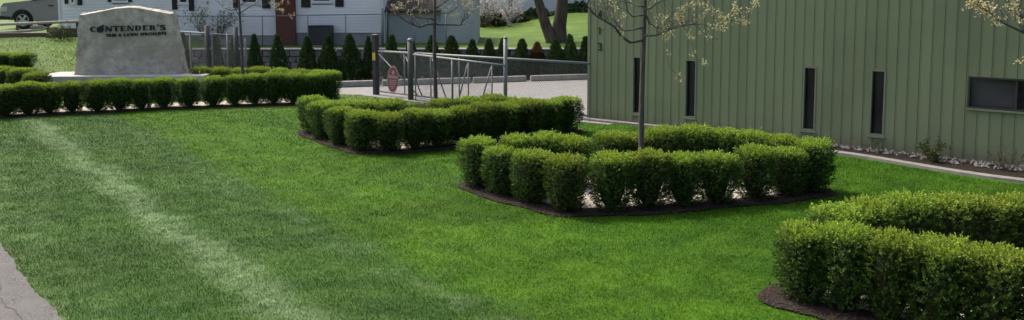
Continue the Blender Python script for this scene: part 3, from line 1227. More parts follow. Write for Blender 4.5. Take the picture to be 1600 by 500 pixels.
# ------------------------------------------------------------------ lawn grass blades
def grass_blades():
    xs_, ys_, dens = [], [], []
    parts = []
    for (y0, y1, n_m2, hh, ww) in ((7.0, 9.5, 4600, 0.036, 0.0058), (9.5, 12.5, 3300, 0.038, 0.0068), (12.5, 16.5, 2100, 0.040, 0.0085), (16.5, 21.0, 1250, 0.043, 0.011), (21.0, 31.0, 420, 0.05, 0.018)):
        xl = lambda y: -0.70 * y - 0.3
        xr = 0.70 * y1 + 0.3
        area = (y1 - y0) * (2 * xr)
        n = int(area * n_m2)
        X = rng.uniform(-xr, xr, n)
        Y = rng.uniform(y0, y1, n)
        ok = np.abs(X) < 0.68 * Y + 0.4
        ok &= ~inside(ROAD, X, Y)
        ok &= ~inside(LOT, X, Y)
        ok &= ~((X > -13.0) & (Y > 25.0))
        ok &= ~inside(BUILD_CUT, X, Y)
        jx = rng.normal(0, 0.022, n) + 0.03 * np.sin(X * 7 + Y * 3)
        jy = rng.normal(0, 0.022, n) + 0.03 * np.sin(Y * 8 - X * 4)
        for b_ in BEDS:
            ok &= ~inside(b_, X + jx, Y + jy)
        X, Y = X[ok], Y[ok]
        parts.append((X, Y, hh, ww))
    Vs, Ts = [], []
    for X, Y, hh, ww in parts:
        n = len(X)
        Z = np.array([terr(a, b) for a, b in zip(X, Y)]) if Y.max() > 20.9 else np.zeros(n)
        a = rng.uniform(0, 6.28, n)
        clump = 0.5 + 0.25 * np.sin(X * 9.1 + 2 * np.sin(Y * 5.3)) + 0.25 * np.sin(Y * 11.7 + 2 * np.sin(X * 6.1))
        h = hh * rng.uniform(0.5, 1.15, n) * (0.6 + 0.45 * clump)
        wdt = ww * rng.uniform(0.6, 1.3, n)
        u = (X * SN.x + Y * SN.y) - S_OFF
        comb = np.where(u > B_OFF, 1.0, -1.0) * 0.35
        lx = rng.normal(0, 0.45, n) + comb * SD.x
        ly = rng.normal(0, 0.45, n) + comb * SD.y
        V = np.empty((n, 3, 3))
        V[:, 0] = np.stack([X - np.cos(a) * wdt / 2, Y - np.sin(a) * wdt / 2, Z - 0.004], 1)
        V[:, 1] = np.stack([X + np.cos(a) * wdt / 2, Y + np.sin(a) * wdt / 2, Z - 0.004], 1)
        V[:, 2] = np.stack([X + lx * h, Y + ly * h, Z + h], 1)
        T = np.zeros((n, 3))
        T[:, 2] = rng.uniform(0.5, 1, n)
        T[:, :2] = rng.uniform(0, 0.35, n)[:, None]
        Vs.append(V.reshape(-1, 3))
        Ts.append(T.ravel())
    V = np.concatenate(Vs)
    T = np.concatenate(Ts)
    me = np_mesh('lawn_grass', V, np.arange(len(V)), 3, 'grass_blade', T)
    tag(link('lawn_grass', me), 'short mown green grass with pale mowing tracks', 'grass', kind='stuff')
    print('grass blades', len(V) // 3)


grass_blades()
rim = [(p.x, p.y) for p in edge[40:330]] + [((p + en * 0.35).x, (p + en * 0.35).y) for p in reversed(edge[40:330])]
scatter_chips('road_grit', rim, None, 1500, 'wall_stone', 0.012, 0.008, 'loose grit along the edge of the asphalt road', 0.6)
# dry stalks along the road edge
n = 1500
k = rng.integers(0, len(edge) - 1, n)
EX = np.array([p.x for p in edge])[k] + rng.normal(0.02, 0.05, n) - en.x * 0.02
EY = np.array([p.y for p in edge])[k] + rng.normal(0.0, 0.06, n)
a = rng.uniform(0, 6.28, n)
V = np.empty((n, 3, 3))
V[:, 0] = np.stack([EX - np.cos(a) * 0.004, EY - np.sin(a) * 0.004, np.zeros(n)], 1)
V[:, 1] = np.stack([EX + np.cos(a) * 0.004, EY + np.sin(a) * 0.004, np.zeros(n)], 1)
V[:, 2] = np.stack([EX + rng.normal(0, 0.05, n), EY + rng.normal(0, 0.05, n), rng.uniform(0.01, 0.05, n)], 1)
tag(link('dry_grass', np_mesh('dry_grass', V.reshape(-1, 3), np.arange(n * 3), 3, 'dry_grass')), 'straw-coloured dry stalks along the road edge', kind='stuff')

# ------------------------------------------------------------------ stone monument
MY = 23.6
ml, mr = D(117, 119, MY + 0.05), D(284, 111, MY + 0.30)
mdir = Vector((mr.x - ml.x, mr.y - ml.y, 0))
mlen = mdir.length
mdir.normalize()
mn = Vector((mdir.y, -mdir.x, 0))          # towards the camera
mz = 0.70
mon = empty('stone_monument', (ml.x, ml.y, mz), 0, 'large grey stone monument with black lettering and arched top on a slab', 'monument')


def prof_top(t):                          # top outline measured across the front, 0..1 -> height
    y = np.interp(t, [0, 0.055, 0.10, 0.25, 0.40, 0.52, 0.60, 0.75, 0.88, 0.92, 1.0], [0, 0, 0, .09, .185, .215, .20, .11, .035, 0.02, 0])
    return float(y)


mbm = MB()
nu, nv = 44, 64
H0 = 1.78
dep = 0.62
rr = random.Random(5)


def nz3(a, b, c):
    return math.sin(a * 5.1 + b * 3.7 + c) * 0.5 + math.sin(a * 11.3 - b * 9.1 + c * 2) * 0.3 + math.sin(a * 23 + b * 19 + c * 3) * 0.2


def mon_pt(u, v, n):
    """u across, v up, n front(0)..back(1)"""
    inset_l = 0.055 * v
    inset_r = 0.085 * v
    t = inset_l + u * (1 - inset_l - inset_r)
    tt = (0.055 + u * 0.86)
    h = H0 + prof_top(tt) * 1.0
    z = v * h
    return mdir * (t * mlen) + Zv * z


def mon_surface():
    rows = []
    # wrap: front face, over the edges, back face as a closed ring per height
    ring_n = []
    N_ = 140
    for j in range(nv + 1):
        v = j / nv
        ring = []
        for k in range(N_):
            q = k / N_
            if q < 0.4:
                u, dd = q / 0.4, 0.0
            elif q < 0.5:
                u, dd = 1.0, (q - 0.4) / 0.1
            elif q < 0.9:
                u, dd = 1 - (q - 0.5) / 0.4, 1.0
            else:
                u, dd = 0.0, 1 - (q - 0.9) / 0.1
            p = mon_pt(u, v, dd)
            lean = 0.07 * v
            d = lean + dd * (dep - 2 * lean)
            p = p - mn * d
            p += mn * (0.013 * nz3(p.x * 0.9, p.z * 1.1, 0.3) + rr.uniform(-0.005, 0.005)) * (1 if dd < 0.5 else -1)
            e = min(u, 1 - u)
            if 0 < dd < 1 or e < 0.001:
                p += mdir * (0.026 * nz3(p.z * 1.7, d * 3, 1.7) + rr.uniform(-0.012, 0.012)) * (1 if u > 0.5 else -1)
            ring.append(p)
        rows.append(ring)
    base_i = len(mbm.v)
    for r_ in rows:
        mbm.v += [tuple(p) for p in r_]
    for j in range(nv):
        for k in range(N_):
            a = base_i + j * N_ + k
            b = base_i + j * N_ + (k + 1) % N_
            mbm.f.append((a, b, b + N_, a + N_))
    # cap: join front and back edges across the top, slightly rounded
    top = rows[-1]
    nf = int(N_ * 0.4)
    for k in range(nf + 3):
        pass
    front = top[:nf + 1]
    back = [top[(N_ - int(N_ * 0.1) - kk) % N_] for kk in range(nf + 1)]
    fr_i = [base_i + nv * N_ + kk for kk in range(nf + 1)]
    bk_i = [base_i + nv * N_ + (N_ - int(N_ * 0.1) - kk) % N_ for kk in range(nf + 1)]
    mid_i = []
    for a, b in zip(front, back):
        mid_i.append(len(mbm.v))
        mbm.v.append(tuple((a + b) * 0.5 + Zv * (0.05 + 0.012 * rr.uniform(-1, 1))))
    for kk in range(nf):
        mbm.f.append((fr_i[kk], fr_i[kk + 1], mid_i[kk + 1], mid_i[kk]))
        mbm.f.append((mid_i[kk], mid_i[kk + 1], bk_i[kk + 1], bk_i[kk]))
    # ends
    def end(seq, m_):
        for a, b in zip(seq[:-1], seq[1:]):
            mbm.f.append((a, b, m_))
    L_ = base_i + nv * N_
    k_r0, k_r1 = nf, N_ - int(N_ * 0.1) - nf
    end([L_ + kk for kk in range(k_r0, k_r1 + 1)], mid_i[-1])
    k_l0 = N_ - int(N_ * 0.1)
    end([L_ + kk for kk in range(k_l0, N_)] + [L_], mid_i[0])


mon_surface()
stone = mbm.build('stone', 'monument_stone', mon, smooth_=False)
# slab under it
sl_l, sl_r = D(62, 124, MY - 0.15), D(322, 113, MY + 0.1)
sv = Vector((sl_r.x - sl_l.x, sl_r.y - sl_l.y, 0))
slen = sv.length
mb = MB()
Ms = Matrix.Translation(Vector((sl_l.x - ml.x, sl_l.y - ml.y, 0))) @ Matrix.Rotation(math.atan2(sv.y, sv.x), 4, 'Z')
mb.box((0, -0.25, -0.22), (slen, 1.15, -0.002), Ms)
mb.build('slab', 'slab_concrete', mon, bevel=0.02)
mb = MB()
mb.box((0.1, -0.15, -0.85), (slen - 0.1, 1.05, -0.222), Ms)
mb.build('slab_base', 'kerb_concrete', mon)

# lettering: thick uprights, thin cross strokes, small flared feet
TK, TN = 0.30, 0.10


def bar(x0, y0, x1, y1):
    return [(x0, y0), (x1, y0), (x1, y1), (x0, y1)]


def arc(cx, cy, rx_, ry_, a0, a1, tin, n=10):
    """crescent stroke, thick in the middle"""
    o_, i_ = [], []
    for k in range(n + 1):
        a = R(a0 + (a1 - a0) * k / n)
        f = math.sin(math.pi * k / n) ** 0.7
        o_.append((cx + rx_ * math.cos(a), cy + ry_ * math.sin(a)))
        th = 0.05 + (tin - 0.05) * f
        i_.append((cx + (rx_ - th) * math.cos(a), cy + (ry_ - max(0.05, th * 0.45)) * math.sin(a)))
    return o_ + i_[::-1]


def quads_of(poly, n):
    h = len(poly) // 2
    return [[poly[k], poly[k + 1], poly[-2 - k], poly[-1 - k]] for k in range(h - 1)]


def glyph(c):
    if c == 'C':
        return quads_of(arc(0.55, 0.5, 0.52, 0.52, 40, 320, 0.34), 0), 1.0
    if c == 'N':
        return [bar(0.08, 0, 0.20, 1), [(0.05, 1), (0.38, 1), (1.02, 0), (0.72, 0)], bar(0.92, 0.1, 1.02, 1), bar(0, 0, 0.28, 0.07), bar(0.82, 0.93, 1.12, 1)], 1.15
    if c == 'T':
        return [bar(0.34, 0, 0.66, 0.9), bar(0, 0.9, 1, 1), bar(0, 0.74, 0.08, 0.9), bar(0.92, 0.74, 1, 0.9), bar(0.24, 0, 0.76, 0.07)], 1.05
    if c == 'E':
        return [bar(0.08, 0, 0.40, 1), bar(0.4, 0.9, 0.85, 1), bar(0.4, 0.46, 0.7, 0.55), bar(0.4, 0, 0.88, 0.1), bar(0.8, 0.76, 0.86, 0.9), bar(0.82, 0.1, 0.88, 0.26), bar(0, 0, 0.1, 0.07), bar(0, 0.93, 0.1, 1)], 0.98
    if c == 'D':
        return [bar(0.08, 0, 0.40, 1), bar(0.4, 0.91, 0.6, 1), bar(0.4, 0, 0.6, 0.09)] + quads_of(arc(0.55, 0.5, 0.47, 0.5, -90, 90, 0.34), 0), 1.12
    if c == 'R':
        return [bar(0.08, 0, 0.40, 1), bar(0.4, 0.91, 0.6, 1), bar(0.4, 0.42, 0.6, 0.51)] + quads_of(arc(0.55, 0.71, 0.37, 0.29, -90, 90, 0.27), 0) + [[(0.48, 0.46), (0.76, 0.46), (1.06, 0), (0.76, 0)], bar(0, 0, 0.1, 0.07)], 1.1
    if c == "'":
        return [[(0.1, 1.08), (0.32, 1.08), (0.22, 0.72), (0.14, 0.72)]], 0.4
    if c == 'S':
        return [[(0.06, 0.62), (0.12, 0.9), (0.42, 0.62), (0.30, 0.5)], [(0.10, 0.80), (0.40, 0.72), (0.92, 0.40), (0.62, 0.26)], [(0.60, 0.52), (0.94, 0.42), (0.88, 0.1), (0.66, 0.2)]] + [[(0.08, 0.75), (0.25, 0.98), (0.72, 1.0), (0.74, 0.92)], [(0.12, 0.08), (0.14, 0.0), (0.75, 0.0), (0.92, 0.3)], bar(0.72, 0.75, 0.8, 1.0), bar(0.08, 0, 0.15, 0.25)], 1.0
    if c == 'O':                              # the first O is a round fruit with a sprig across it
        disc = [(0.55 + 0.58 * math.cos(R(a)), 0.42 + 0.60 * math.sin(R(a))) for a in range(0, 360, 24)]
        leaf = [(0.55, 0.9), (0.75, 1.15), (1.15, 1.28), (1.1, 0.95), (0.85, 0.8)]
        return [disc, leaf], 1.22
    return [], 0.5


def front_pt(xpx, ypx):
    """point on the front face of the monument seen at photo column, row -> (s along, z)"""
    lo, hi = 0.0, mlen
    for _ in range(40):
        s = (lo + hi) / 2
        p = ml + mdir * s - mn * 0.035
        if PX + F * p.x / (p.y * math.cos(PITCH) + 1.4 * math.sin(PITCH)) < xpx:
            lo = s
        else:
            hi = s
    p = ml + mdir * lo
    return lo, D(xpx, ypx, p.y + 0.04).z - mz


def place_text(txt, xa, ya0, ya1, xb, yb0, yb1, gl, name, gap=0.06, cap=None):
    s0, zt0 = front_pt(xa, ya0)
    _, zb0 = front_pt(xa, ya1)
    s1, zt1 = front_pt(xb, yb0)
    _, zb1 = front_pt(xb, yb1)
    gls = [(c, *gl(c)) for c in txt]
    tot = sum(g[2] + gap for g in gls) - gap
    u = 0.0
    for c, polys, wdt in gls:
        if polys:
            mb = MB()
            for poly in polys:
                f_pts = []
                for a, b in poly:
                    t = (u + a) / tot
                    s = s0 + (s1 - s0) * t
                    zb = zb0 + (zb1 - zb0) * t
                    zt = zt0 + (zt1 - zt0) * t
                    z = zb + (zt - zb) * b
                    f_pts.append((s, z))
                i = len(mb.v)
                n_ = len(f_pts)
                for off in (0.030, 0.0):
                    for s, z in f_pts:
                        lean = 0.07 * z / (H0 + 0.15)
                        mb.v.append(tuple(mdir * s + Zv * z - mn * (lean - off)))
                mb.f.append(tuple(range(i, i + n_)))
                for k in range(n_):
                    mb.f.append((i + k, i + n_ + k, i + n_ + (k + 1) % n_, i + (k + 1) % n_))
            mb.build(name, 'letter_black', stone)
        u += wdt + gap


place_text("CONTENDER'S", 141, 41.5, 50.0, 260, 38.6, 46.6, glyph, 'letter', 0.10)


def font_glyph_factory():
    cache = {}

    def g(c):
        if c == ' ':
            return [], 0.4
        if c in cache:
            return cache[c]
        cu = bpy.data.curves.new('tmp', 'FONT')
        cu.body = c
        cu.offset = 0.035
        cu.resolution_u = 3
        ob = bpy.data.objects.new('tmp', cu)
        COL.objects.link(ob)
        me_ = bpy.data.meshes.new_from_object(ob.evaluated_get(bpy.context.evaluated_depsgraph_get()))
        vs = [v.co.copy() for v in me_.vertices]
        x0, x1 = min(v.x for v in vs), max(v.x for v in vs)
        y0, y1 = 0.0, 0.70
        polys = [[((vs[i].x - x0), (vs[i].y - y0) / (y1 - y0)) for i in p.vertices] for p in me_.polygons]
        cache[c] = (polys, x1 - x0)
        bpy.data.objects.remove(ob)
        bpy.data.curves.remove(cu)
        bpy.data.meshes.remove(me_)
        return cache[c]
    return g


FG = font_glyph_factory()
place_text('TREE & LAWN SPECIALISTS', 165.5, 53.2, 57.4, 260, 49.6, 54.0, FG, 'small_letter', 0.13)

# ------------------------------------------------------------------ gate and fence at the lot
gd = (GB - GA).normalized()
glen = (GB - GA).length


def gate_s(x):
    lo, hi = -3.0, glen + 2
    for _ in range(50):
        s = (lo + hi) / 2
        p = GA + gd * s
        if PX + F * p.x / (p.y * math.cos(PITCH) + 2.2 * math.sin(PITCH)) < x:
            lo = s
        else:
            hi = s
    return lo


def gate_p(x, y=None, z=None, off=0.0):
    p = GA + gd * gate_s(x)
    nrm = Vector((gd.y, -gd.x, 0))
    if nrm.y > 0:
        nrm = -nrm
    p = p + nrm * off
    if y is not None:
        z = D(x, y, p.y).z
    return Vector((p.x, p.y, z))


def chain_link(P, Q, z0P, z1P, z0Q, z1Q, sp=0.07, r=0.0026):
    """woven diamond wires between two uprights"""
    L_ = Vector((Q.x - P.x, Q.y - P.y, 0)).length
    mb = MB()

    def pt(s, v):
        t = s / L_
        z0 = z0P + (z0Q - z0P) * t
        z1 = z1P + (z1Q - z1P) * t
        return Vector((P.x + (Q.x - P.x) * t, P.y + (Q.y - P.y) * t, z0 + (z1 - z0) * v))
    Hh = (z1P - z0P + z1Q - z0Q) / 2
    n = int((L_ + Hh) / sp)
    for sg in (1, -1):
        for k in range(1, n):
            c = k * sp
            # line s + sg*h = c
            if sg == 1:
                sA, hA = (c, 0) if c <= L_ else (L_, c - L_)
                sB, hB = (c - Hh, Hh) if c >= Hh else (0, c)
            else:
                sA, hA = (L_ - c, 0) if c <= L_ else (0, c - L_)
                sB, hB = (L_ - c + Hh, Hh) if c >= Hh else (L_, c)
            a, b = pt(sA, hA / Hh), pt(sB, hB / Hh)
            if (a - b).length > 0.02:
                mb.tube([a, b], r, 3, cap=False)
    return mb


gate = empty('chain_link_gate', GA, 0, 'long grey chain link gate with diagonal braces across the lot entrance', 'gate')
go = Vector(GA)


def gate_tube(name, pts, r, m='galvanised', par=gate, n=8):
    MB().tube([Vector(p) - go for p in pts], r, n).build(name, m, par, smooth_=True)


rl, rr_ = gate_p(592, 80), gate_p(921, 99)
gate_tube('top_rail', [rl, rr_], 0.032)
bl_, br_ = gate_p(592, z=0.12), gate_p(921, z=0.12)
gate_tube('bottom_rail', [bl_, br_], 0.026)
mb = chain_link(rl - go, rr_ - go, 0.13, rl.z - 0.02, 0.13, rr_.z - 0.02)
tag(mb.build('wire_mesh', 'wire', gate), kind='stuff')
for x in (632, 673, 717.5):
    yy = 80 + (x - 592) / (921 - 592) * 19
    gate_tube('upright', [gate_p(x, z=0.13), gate_p(x, yy + 1)], 0.019)
for (xa, ya, xb, zb) in ((592, 84, 652, 0.14), (634, 88, 659, 0.14), (675, 90, 697, 0.14)):
    gate_tube('brace', [gate_p(xa, ya), gate_p(xb, z=zb)], 0.02)
leaf2 = empty('chain_link_gate', gate_p(655, z=0, off=0.25), 0, 'second gate leaf standing in front of the long gate by the tall grey post', 'gate')
go = Vector(leaf2.location)
ra, rb = gate_p(655, 85, off=0.22), gate_p(811, 102.5, off=0.55)
gate_tube('top_rail', [ra, rb], 0.030, par=leaf2)


def leaf_p(x, z=None):
    t = (x - 655) / (811 - 655)
    p = ra.lerp(rb, t)
    return Vector((p.x, p.y, p.z if z is None else z))


for x in (658, 725, 752, 790):
    gate_tube('upright', [leaf_p(x, 0.02), leaf_p(x)], 0.03 if x == 725 else 0.019, par=leaf2)
for xa, xb in ((751, 734), (789, 771)):
    gate_tube('brace', [leaf_p(xa) - Vector((0, 0, 0.08)), leaf_p(xb, 0.12)], 0.02, par=leaf2)
gate_tube('bottom_rail', [leaf_p(658, 0.12), leaf_p(800, 0.12)], 0.022, par=leaf2)
mb = chain_link(leaf_p(658) - go, leaf_p(790) - go, 0.14, leaf_p(658).z - 0.02, 0.14, leaf_p(790).z - 0.02, 0.08)
tag(mb.build('wire_mesh', 'wire', leaf2), kind='stuff')

# posts at the gate
pb = G(588, 148)
e = empty('gate_post', pb, math.atan2(gd.y, gd.x), 'square black gate post with a yellow sticker', 'post', 'posts at the gate')
ztop = D(588, 55, pb.y).z
MB().box((-0.075, -0.075, -0.1), (0.075, 0.075, ztop)).build('post', 'post_black', e, bevel=0.008)
MB().box((-0.085, -0.085, ztop + 0.001), (0.085, 0.085, ztop + 0.03)).build('cap', 'galvanised', e, bevel=0.006)
z0s, z1s = D(588, 94, pb.y).z, D(588, 82, pb.y).z
MB().box((-0.07, -0.079, z0s), (0.07, -0.0765, z1s)).build('sticker', 'sticker_yellow', e)
p = gate_p(646, z=0, off=0.12)
e = empty('gate_post', (p.x, p.y, 0), 0, 'round dark gate post with a pale domed cap', 'post', 'posts at the gate')
zt = D(646, 64, p.y).z
MB().tube([(0, 0, -0.1), (0, 0, zt)], 0.085, 14).build('post', 'post_dark', e, smooth_=True)
MB().tube([(0, 0, zt + 0.001), (0, 0, zt + 0.04), (0, 0, zt + 0.075), (0, 0, zt + 0.09)], [0.09, 0.085, 0.055, 0.01], 14).build('cap', 'galvanised', e, smooth_=True)
MB().tube([(0.13, -0.02, D(646, 82, p.y).z), (0.06, 0, D(646, 82, p.y).z)], 0.03, 8).build('hinge', 'post_dark', e)
p = gate_p(803, z=0, off=0.35)
e = empty('gate_post', (p.x, p.y, 0), 0, 'tall galvanised grey gate post in front of the lot', 'post', 'posts at the gate')
zt = D(803, 60, p.y).z
MB().tube([(0, 0, -0.1), (0, 0, zt)], 0.052, 14).build('post', 'galvanised', e, smooth_=True)
MB().tube([(0, 0, zt + 0.001), (0, 0, zt + 0.03), (0, 0, zt + 0.05)], [0.056, 0.05, 0.015], 14).build('cap', 'galvanised', e, smooth_=True)

# oval sign wired to the gate
sp_ = gate_p(616, 124, off=0.06)
sg = empty('oval_sign', sp_, math.atan2(gd.y, gd.x) + 0.25, 'faded red oval sign with pale lettering hung on the gate', 'sign')
a_, b_ = 0.205, 0.41
Mt = Matrix.Rotation(R(4), 4, 'Y')
X_, Z_ = Mt @ Vector((1, 0, 0)), Mt @ Zv
Yv = Vector((0, -1, 0))
ov = lambda k_, n_=32: [(a_ * k_ * math.cos(2 * math.pi * i / n_), b_ * k_ * math.sin(2 * math.pi * i / n_)) for i in range(n_)]
MB().prism(ov(1.0), X_, Z_, Yv, Vector((0, 0, 0)), 0, 0.006).build('border', 'sign_pale', sg)
plate = MB().prism(ov(0.9), X_, Z_, Yv, Vector((0, 0, 0)), 0.0061, 0.009).build('plate', 'sign_red', sg)
MB().prism([(0.05 * math.cos(i * 0.785), 0.21 + 0.06 * math.sin(i * 0.785)) for i in range(8)], X_, Z_, Yv, Vector((0, 0, 0)), 0.0091, 0.012).build('emblem', 'sign_pale', plate)
for zc, hw, hh in ((0.075, 0.155, 0.042), (-0.03, 0.12, 0.016), (-0.09, 0.125, 0.018), (-0.15, 0.11, 0.016), (-0.21, 0.085, 0.016), (-0.265, 0.06, 0.014)):
    mb = MB()                                   # worn, unreadable lines of lettering
    x = -hw
    while x < hw:
        wl = random.uniform(0.6, 1.1) * hh * 1.1
        mb.prism([(x, zc - hh), (min(hw, x + wl), zc - hh), (min(hw, x + wl), zc + hh), (x, zc + hh)], X_, Z_, Yv, Vector((0, 0, 0)), 0.0091, 0.0115)
        x += wl + hh * 0.3
    mb.build('lettering', 'sign_pale', plate)

# screened fence section behind the monument
fy = 25.6
scr = empty('chain_link_fence', D(300, 100, fy), 0, 'chain link fence with dark posts right of the stone monument', 'fence')
so = Vector(scr.location)


def fp(x, y, yy=fy):
    return D(x, y, yy) - so


for x, yt, rr2, m_ in ((323, 40, 0.075, 'post_dark'), (368, 42, 0.075, 'post_dark'), (297, 52, 0.03, 'galvanised'), (355, 52, 0.03, 'galvanised'), (331, 54, 0.025, 'galvanised'), (383, 58, 0.03, 'galvanised')):
    b0_ = fp(x, 112)
    t0_ = fp(x, yt)
    MB().tube([(t0_.x, t0_.y, b0_.z - 0.3), t0_], rr2, 10).build('post', m_, scr, smooth_=True)
MB().tube([fp(274, 49), fp(322, 52), fp(383, 57)], 0.025, 8).build('top_rail', 'galvanised', scr, smooth_=True)
MB().tube([fp(280, 58), fp(294, 104)], 0.022, 8).build('brace', 'galvanised', scr, smooth_=True)
mb = chain_link(fp(274, 49), fp(383, 57), fp(274, 112).z, fp(274, 50).z, fp(383, 112).z, fp(383, 58).z, 0.06, 0.003)
tag(mb.build('wire_mesh', 'wire', scr), kind='stuff')

# thin wire fence on the terrace in front of the house
ty = 31.5
tf = empty('wire_fence', D(440, 70, ty), 0, 'thin wire fence on the terrace in front of the white house', 'fence')
so2 = Vector(tf.location)
tp = lambda x, y: D(x, y, ty) - so2
MB().tube([tp(270, 25), tp(430, 25), tp(600, 22)], 0.018, 6).build('top_rail', 'galvanised', tf, smooth_=True)
for x, yt in ((272, 24), (340, 24), (410, 24), (481, 24), (540, 24), (648, 33), (697, 20)):
    b_2 = tp(x, 60)
    MB().tube([(b_2.x, b_2.y, terr(b_2.x + so2.x, ty) - so2.z - 0.1), tp(x, yt)], 0.022, 8).build('post', 'galvanised', tf, smooth_=True)
for x, yt in ((597.5, 13), (604, 18)):
    b_2 = tp(x, 60)
    MB().tube([(b_2.x, b_2.y, terr(b_2.x + so2.x, ty) - so2.z - 0.1), tp(x, yt)], 0.05 if x < 600 else 0.03, 10).build('corner_post', 'galvanised', tf, smooth_=True)
mb = chain_link(tp(272, 25), tp(597, 22), terr(-8, ty) - so2.z + 0.05, tp(272, 25).z, terr(-5, ty) - so2.z + 0.05, tp(597, 22).z, 0.11, 0.0022)
tag(mb.build('wire_mesh', 'wire', tf), kind='stuff')

# ------------------------------------------------------------------ retaining wall of stones
wallo = empty('stone_wall', (-1, WALL_Y, 0), 0, 'low grey stone retaining wall behind the row of evergreens', 'wall')
stone_var = []
for k in range(8):
    r = random.Random(50 + k)
    mb = MB()
    mb.box((-0.5, -0.5, -0.5), (0.5, 0.5, 0.5))
    mb.v = [(x * r.uniform(0.82, 1.0), y * r.uniform(0.8, 1.0), z * r.uniform(0.84, 1.0)) for x, y, z in mb.v]
    ob = mb.build('stone', 'wall_stone', None, bevel=0.09)
    stone_var.append(ob.data)
    bpy.data.objects.remove(ob)
for c in range(4):
    x = -12.6 + random.uniform(0, 0.2)
    z0 = c * 0.235
    while x < 4.6:
        wd_ = random.uniform(0.24, 0.55)
        o = link('stone', random.choice(stone_var), wallo, scale=(wd_ * 1.02, random.uniform(0.26, 0.34), 0.245 * random.uniform(0.92, 1.02)))
        o.location = (x + wd_ / 2 + 1, -0.14 + random.uniform(-0.03, 0.03), z0 + 0.12)
        x += wd_ + 0.012
MB().box((-11.6, -0.02, 0.0), (5.6, 0.0, 0.9)).build('backing', 'crack', wallo)
cp = MB().box((-11.6, -0.30, 0.945), (5.6, 0.42, 1.0)).build('coping', 'concrete', wallo, bevel=0.012)


# ------------------------------------------------------------------ arborvitae row
def arb_mesh(name, seed, m, brown=False):
    r = np.random.default_rng(seed)
    n = 2300
    h = r.uniform(0.02, 1.0, n) ** 1.15
    u = r.uniform(0, 6.28, n)
    prof = np.where(h < 0.25, 0.78 + 0.22 * h / 0.25, (1 - (h - 0.25) / 0.75) ** 0.75)
    lump = 1 + 0.10 * np.sin(4 * u + 9 * h + seed) + 0.08 * np.sin(7 * u - 13 * h)
    rad = 0.30 * prof * lump * (1 - 0.35 * r.uniform(0, 1, n) ** 2)
    P = np.stack([np.cos(u) * rad, np.sin(u) * rad, h * 1.46], 1)
    A = unit(np.stack([np.cos(u) * 0.45, np.sin(u) * 0.45, np.ones(n)], 1) + r.normal(0, 0.22, (n, 3)))
    B = unit(np.cross(A, np.stack([np.sin(u), -np.cos(u), np.zeros(n)], 1) * 0.5 + r.normal(0, 0.8, (n, 3))))
    tip = np.clip(r.normal(0.35, 0.25, n), 0, 1)
    if brown:
        tip = np.where(h > 0.72, np.clip(tip + 0.5, 0, 1), tip * 0.4)
    V, Fi, T = leaves(P, A, B, r.uniform(0.07, 0.14, n), r.uniform(0.03, 0.055, n), tip)
    V[:, 2] = np.maximum(V[:, 2], 0.015)
    return np_mesh(name, V, Fi, 4, m, T)


ARB = [arb_mesh('foliage', 200 + k, 'arborvitae') for k in range(4)]
ARBB = arb_mesh('foliage', 210, 'arborvitae_brown', True)
trunk_me = MB().tube([(0, 0, -0.05), (0, 0, 0.5), (0, 0, 1.2)], [0.04, 0.10, 0.03], 8).mesh('trunk', 'bush_core')
arbs = [(289, 52, 26), (338, 56, 26), (367, 60, 22), (400, 54, 25), (437, 54, 29), (481, 57, 29), (514, 55, 31), (550, 54, 33), (577, 57, 22), (613, 55, 27), (645, 63, 26), (676, 56, 27), (709, 56, 29),
        (737, 62, 28), (766, 61, 26), (786, 60, 24), (814, 61, 26), (840, 66, 27), (868, 62, 27), (893, 54, 26), (918, 57, 24)]
for i, (x, yt, wpx) in enumerate(arbs):
    Yd = 28.1 + 1.1 * smooth(380, 900, x)
    if x < 380:
        Yd = 27.2
    p = D(x, 125, Yd)
    p.z = terr(p.x, p.y)
    zt = D(x, yt, Yd).z
    brown = i == 17
    if i == 17:
        lab = 'small evergreen with a rusty brown tip left of the big tree trunks'
    elif i < 3:
        lab = '%s dark evergreen behind the chain link fence by the monument' % ['leftmost', 'middle', 'rightmost'][i]
    else:
        lab = '%s conical evergreen from the left in the row before the stone wall' % ORD[i - 2]
    e = empty('arborvitae', (p.x, p.y, p.z), random.uniform(0, 6.28), lab, 'evergreen', 'conical evergreens along the lot')
    sc = (zt - p.z) / 1.52
    sw = wpx / F * Yd / 0.60 * random.uniform(0.92, 1.1) * (1.1 if x > 600 else 1)
    e.rotation_euler = (random.gauss(0, 0.03), random.gauss(0, 0.03), random.uniform(0, 6.28))
    link('foliage', ARBB if brown else ARB[i % 4], e, scale=(sw, sw, sc))
    link('trunk', trunk_me, e, scale=(sw, sw, sc))

# ------------------------------------------------------------------ white house
HY = 32.3
hz0 = terr(-12, HY) - 0.05


def hx(x):
    return (x - PX) / F * (HY * math.cos(PITCH) + 1.5 * math.sin(PITCH))


def hz(y, x=400):
    return D(x, y, HY).z


house = empty('white_house', (0, HY, 0), 0, 'white clapboard house with black shutters and brick chimney', 'house')
HT = 4.3
z_sid = hz(55)


def siding(x0, x1, z0, z1, holes, y=0.0, lap=0.125):
    mb = MB()
    z = z0
    while z < z1:
        za, zb = z, min(z + lap, z1)
        cuts = [(x0, x1)]
        for (a, b, c, d) in holes:
            if d <= za + 0.02 or c >= zb - 0.02:
                continue
            nc = []
            for (p, q) in cuts:
                if b <= p or a >= q:
                    nc.append((p, q))
                else:
                    if p < a:
                        nc.append((p, a))
                    if b < q:
                        nc.append((b, q))
            cuts = nc
        for p, q in cuts:
            mb.quad((p, y - 0.028, za), (q, y - 0.028, za), (q, y - 0.004, zb), (p, y - 0.004, zb))
            mb.quad((p, y, za), (q, y, za), (q, y - 0.028, za), (p, y - 0.028, za))
        z += lap
    return mb


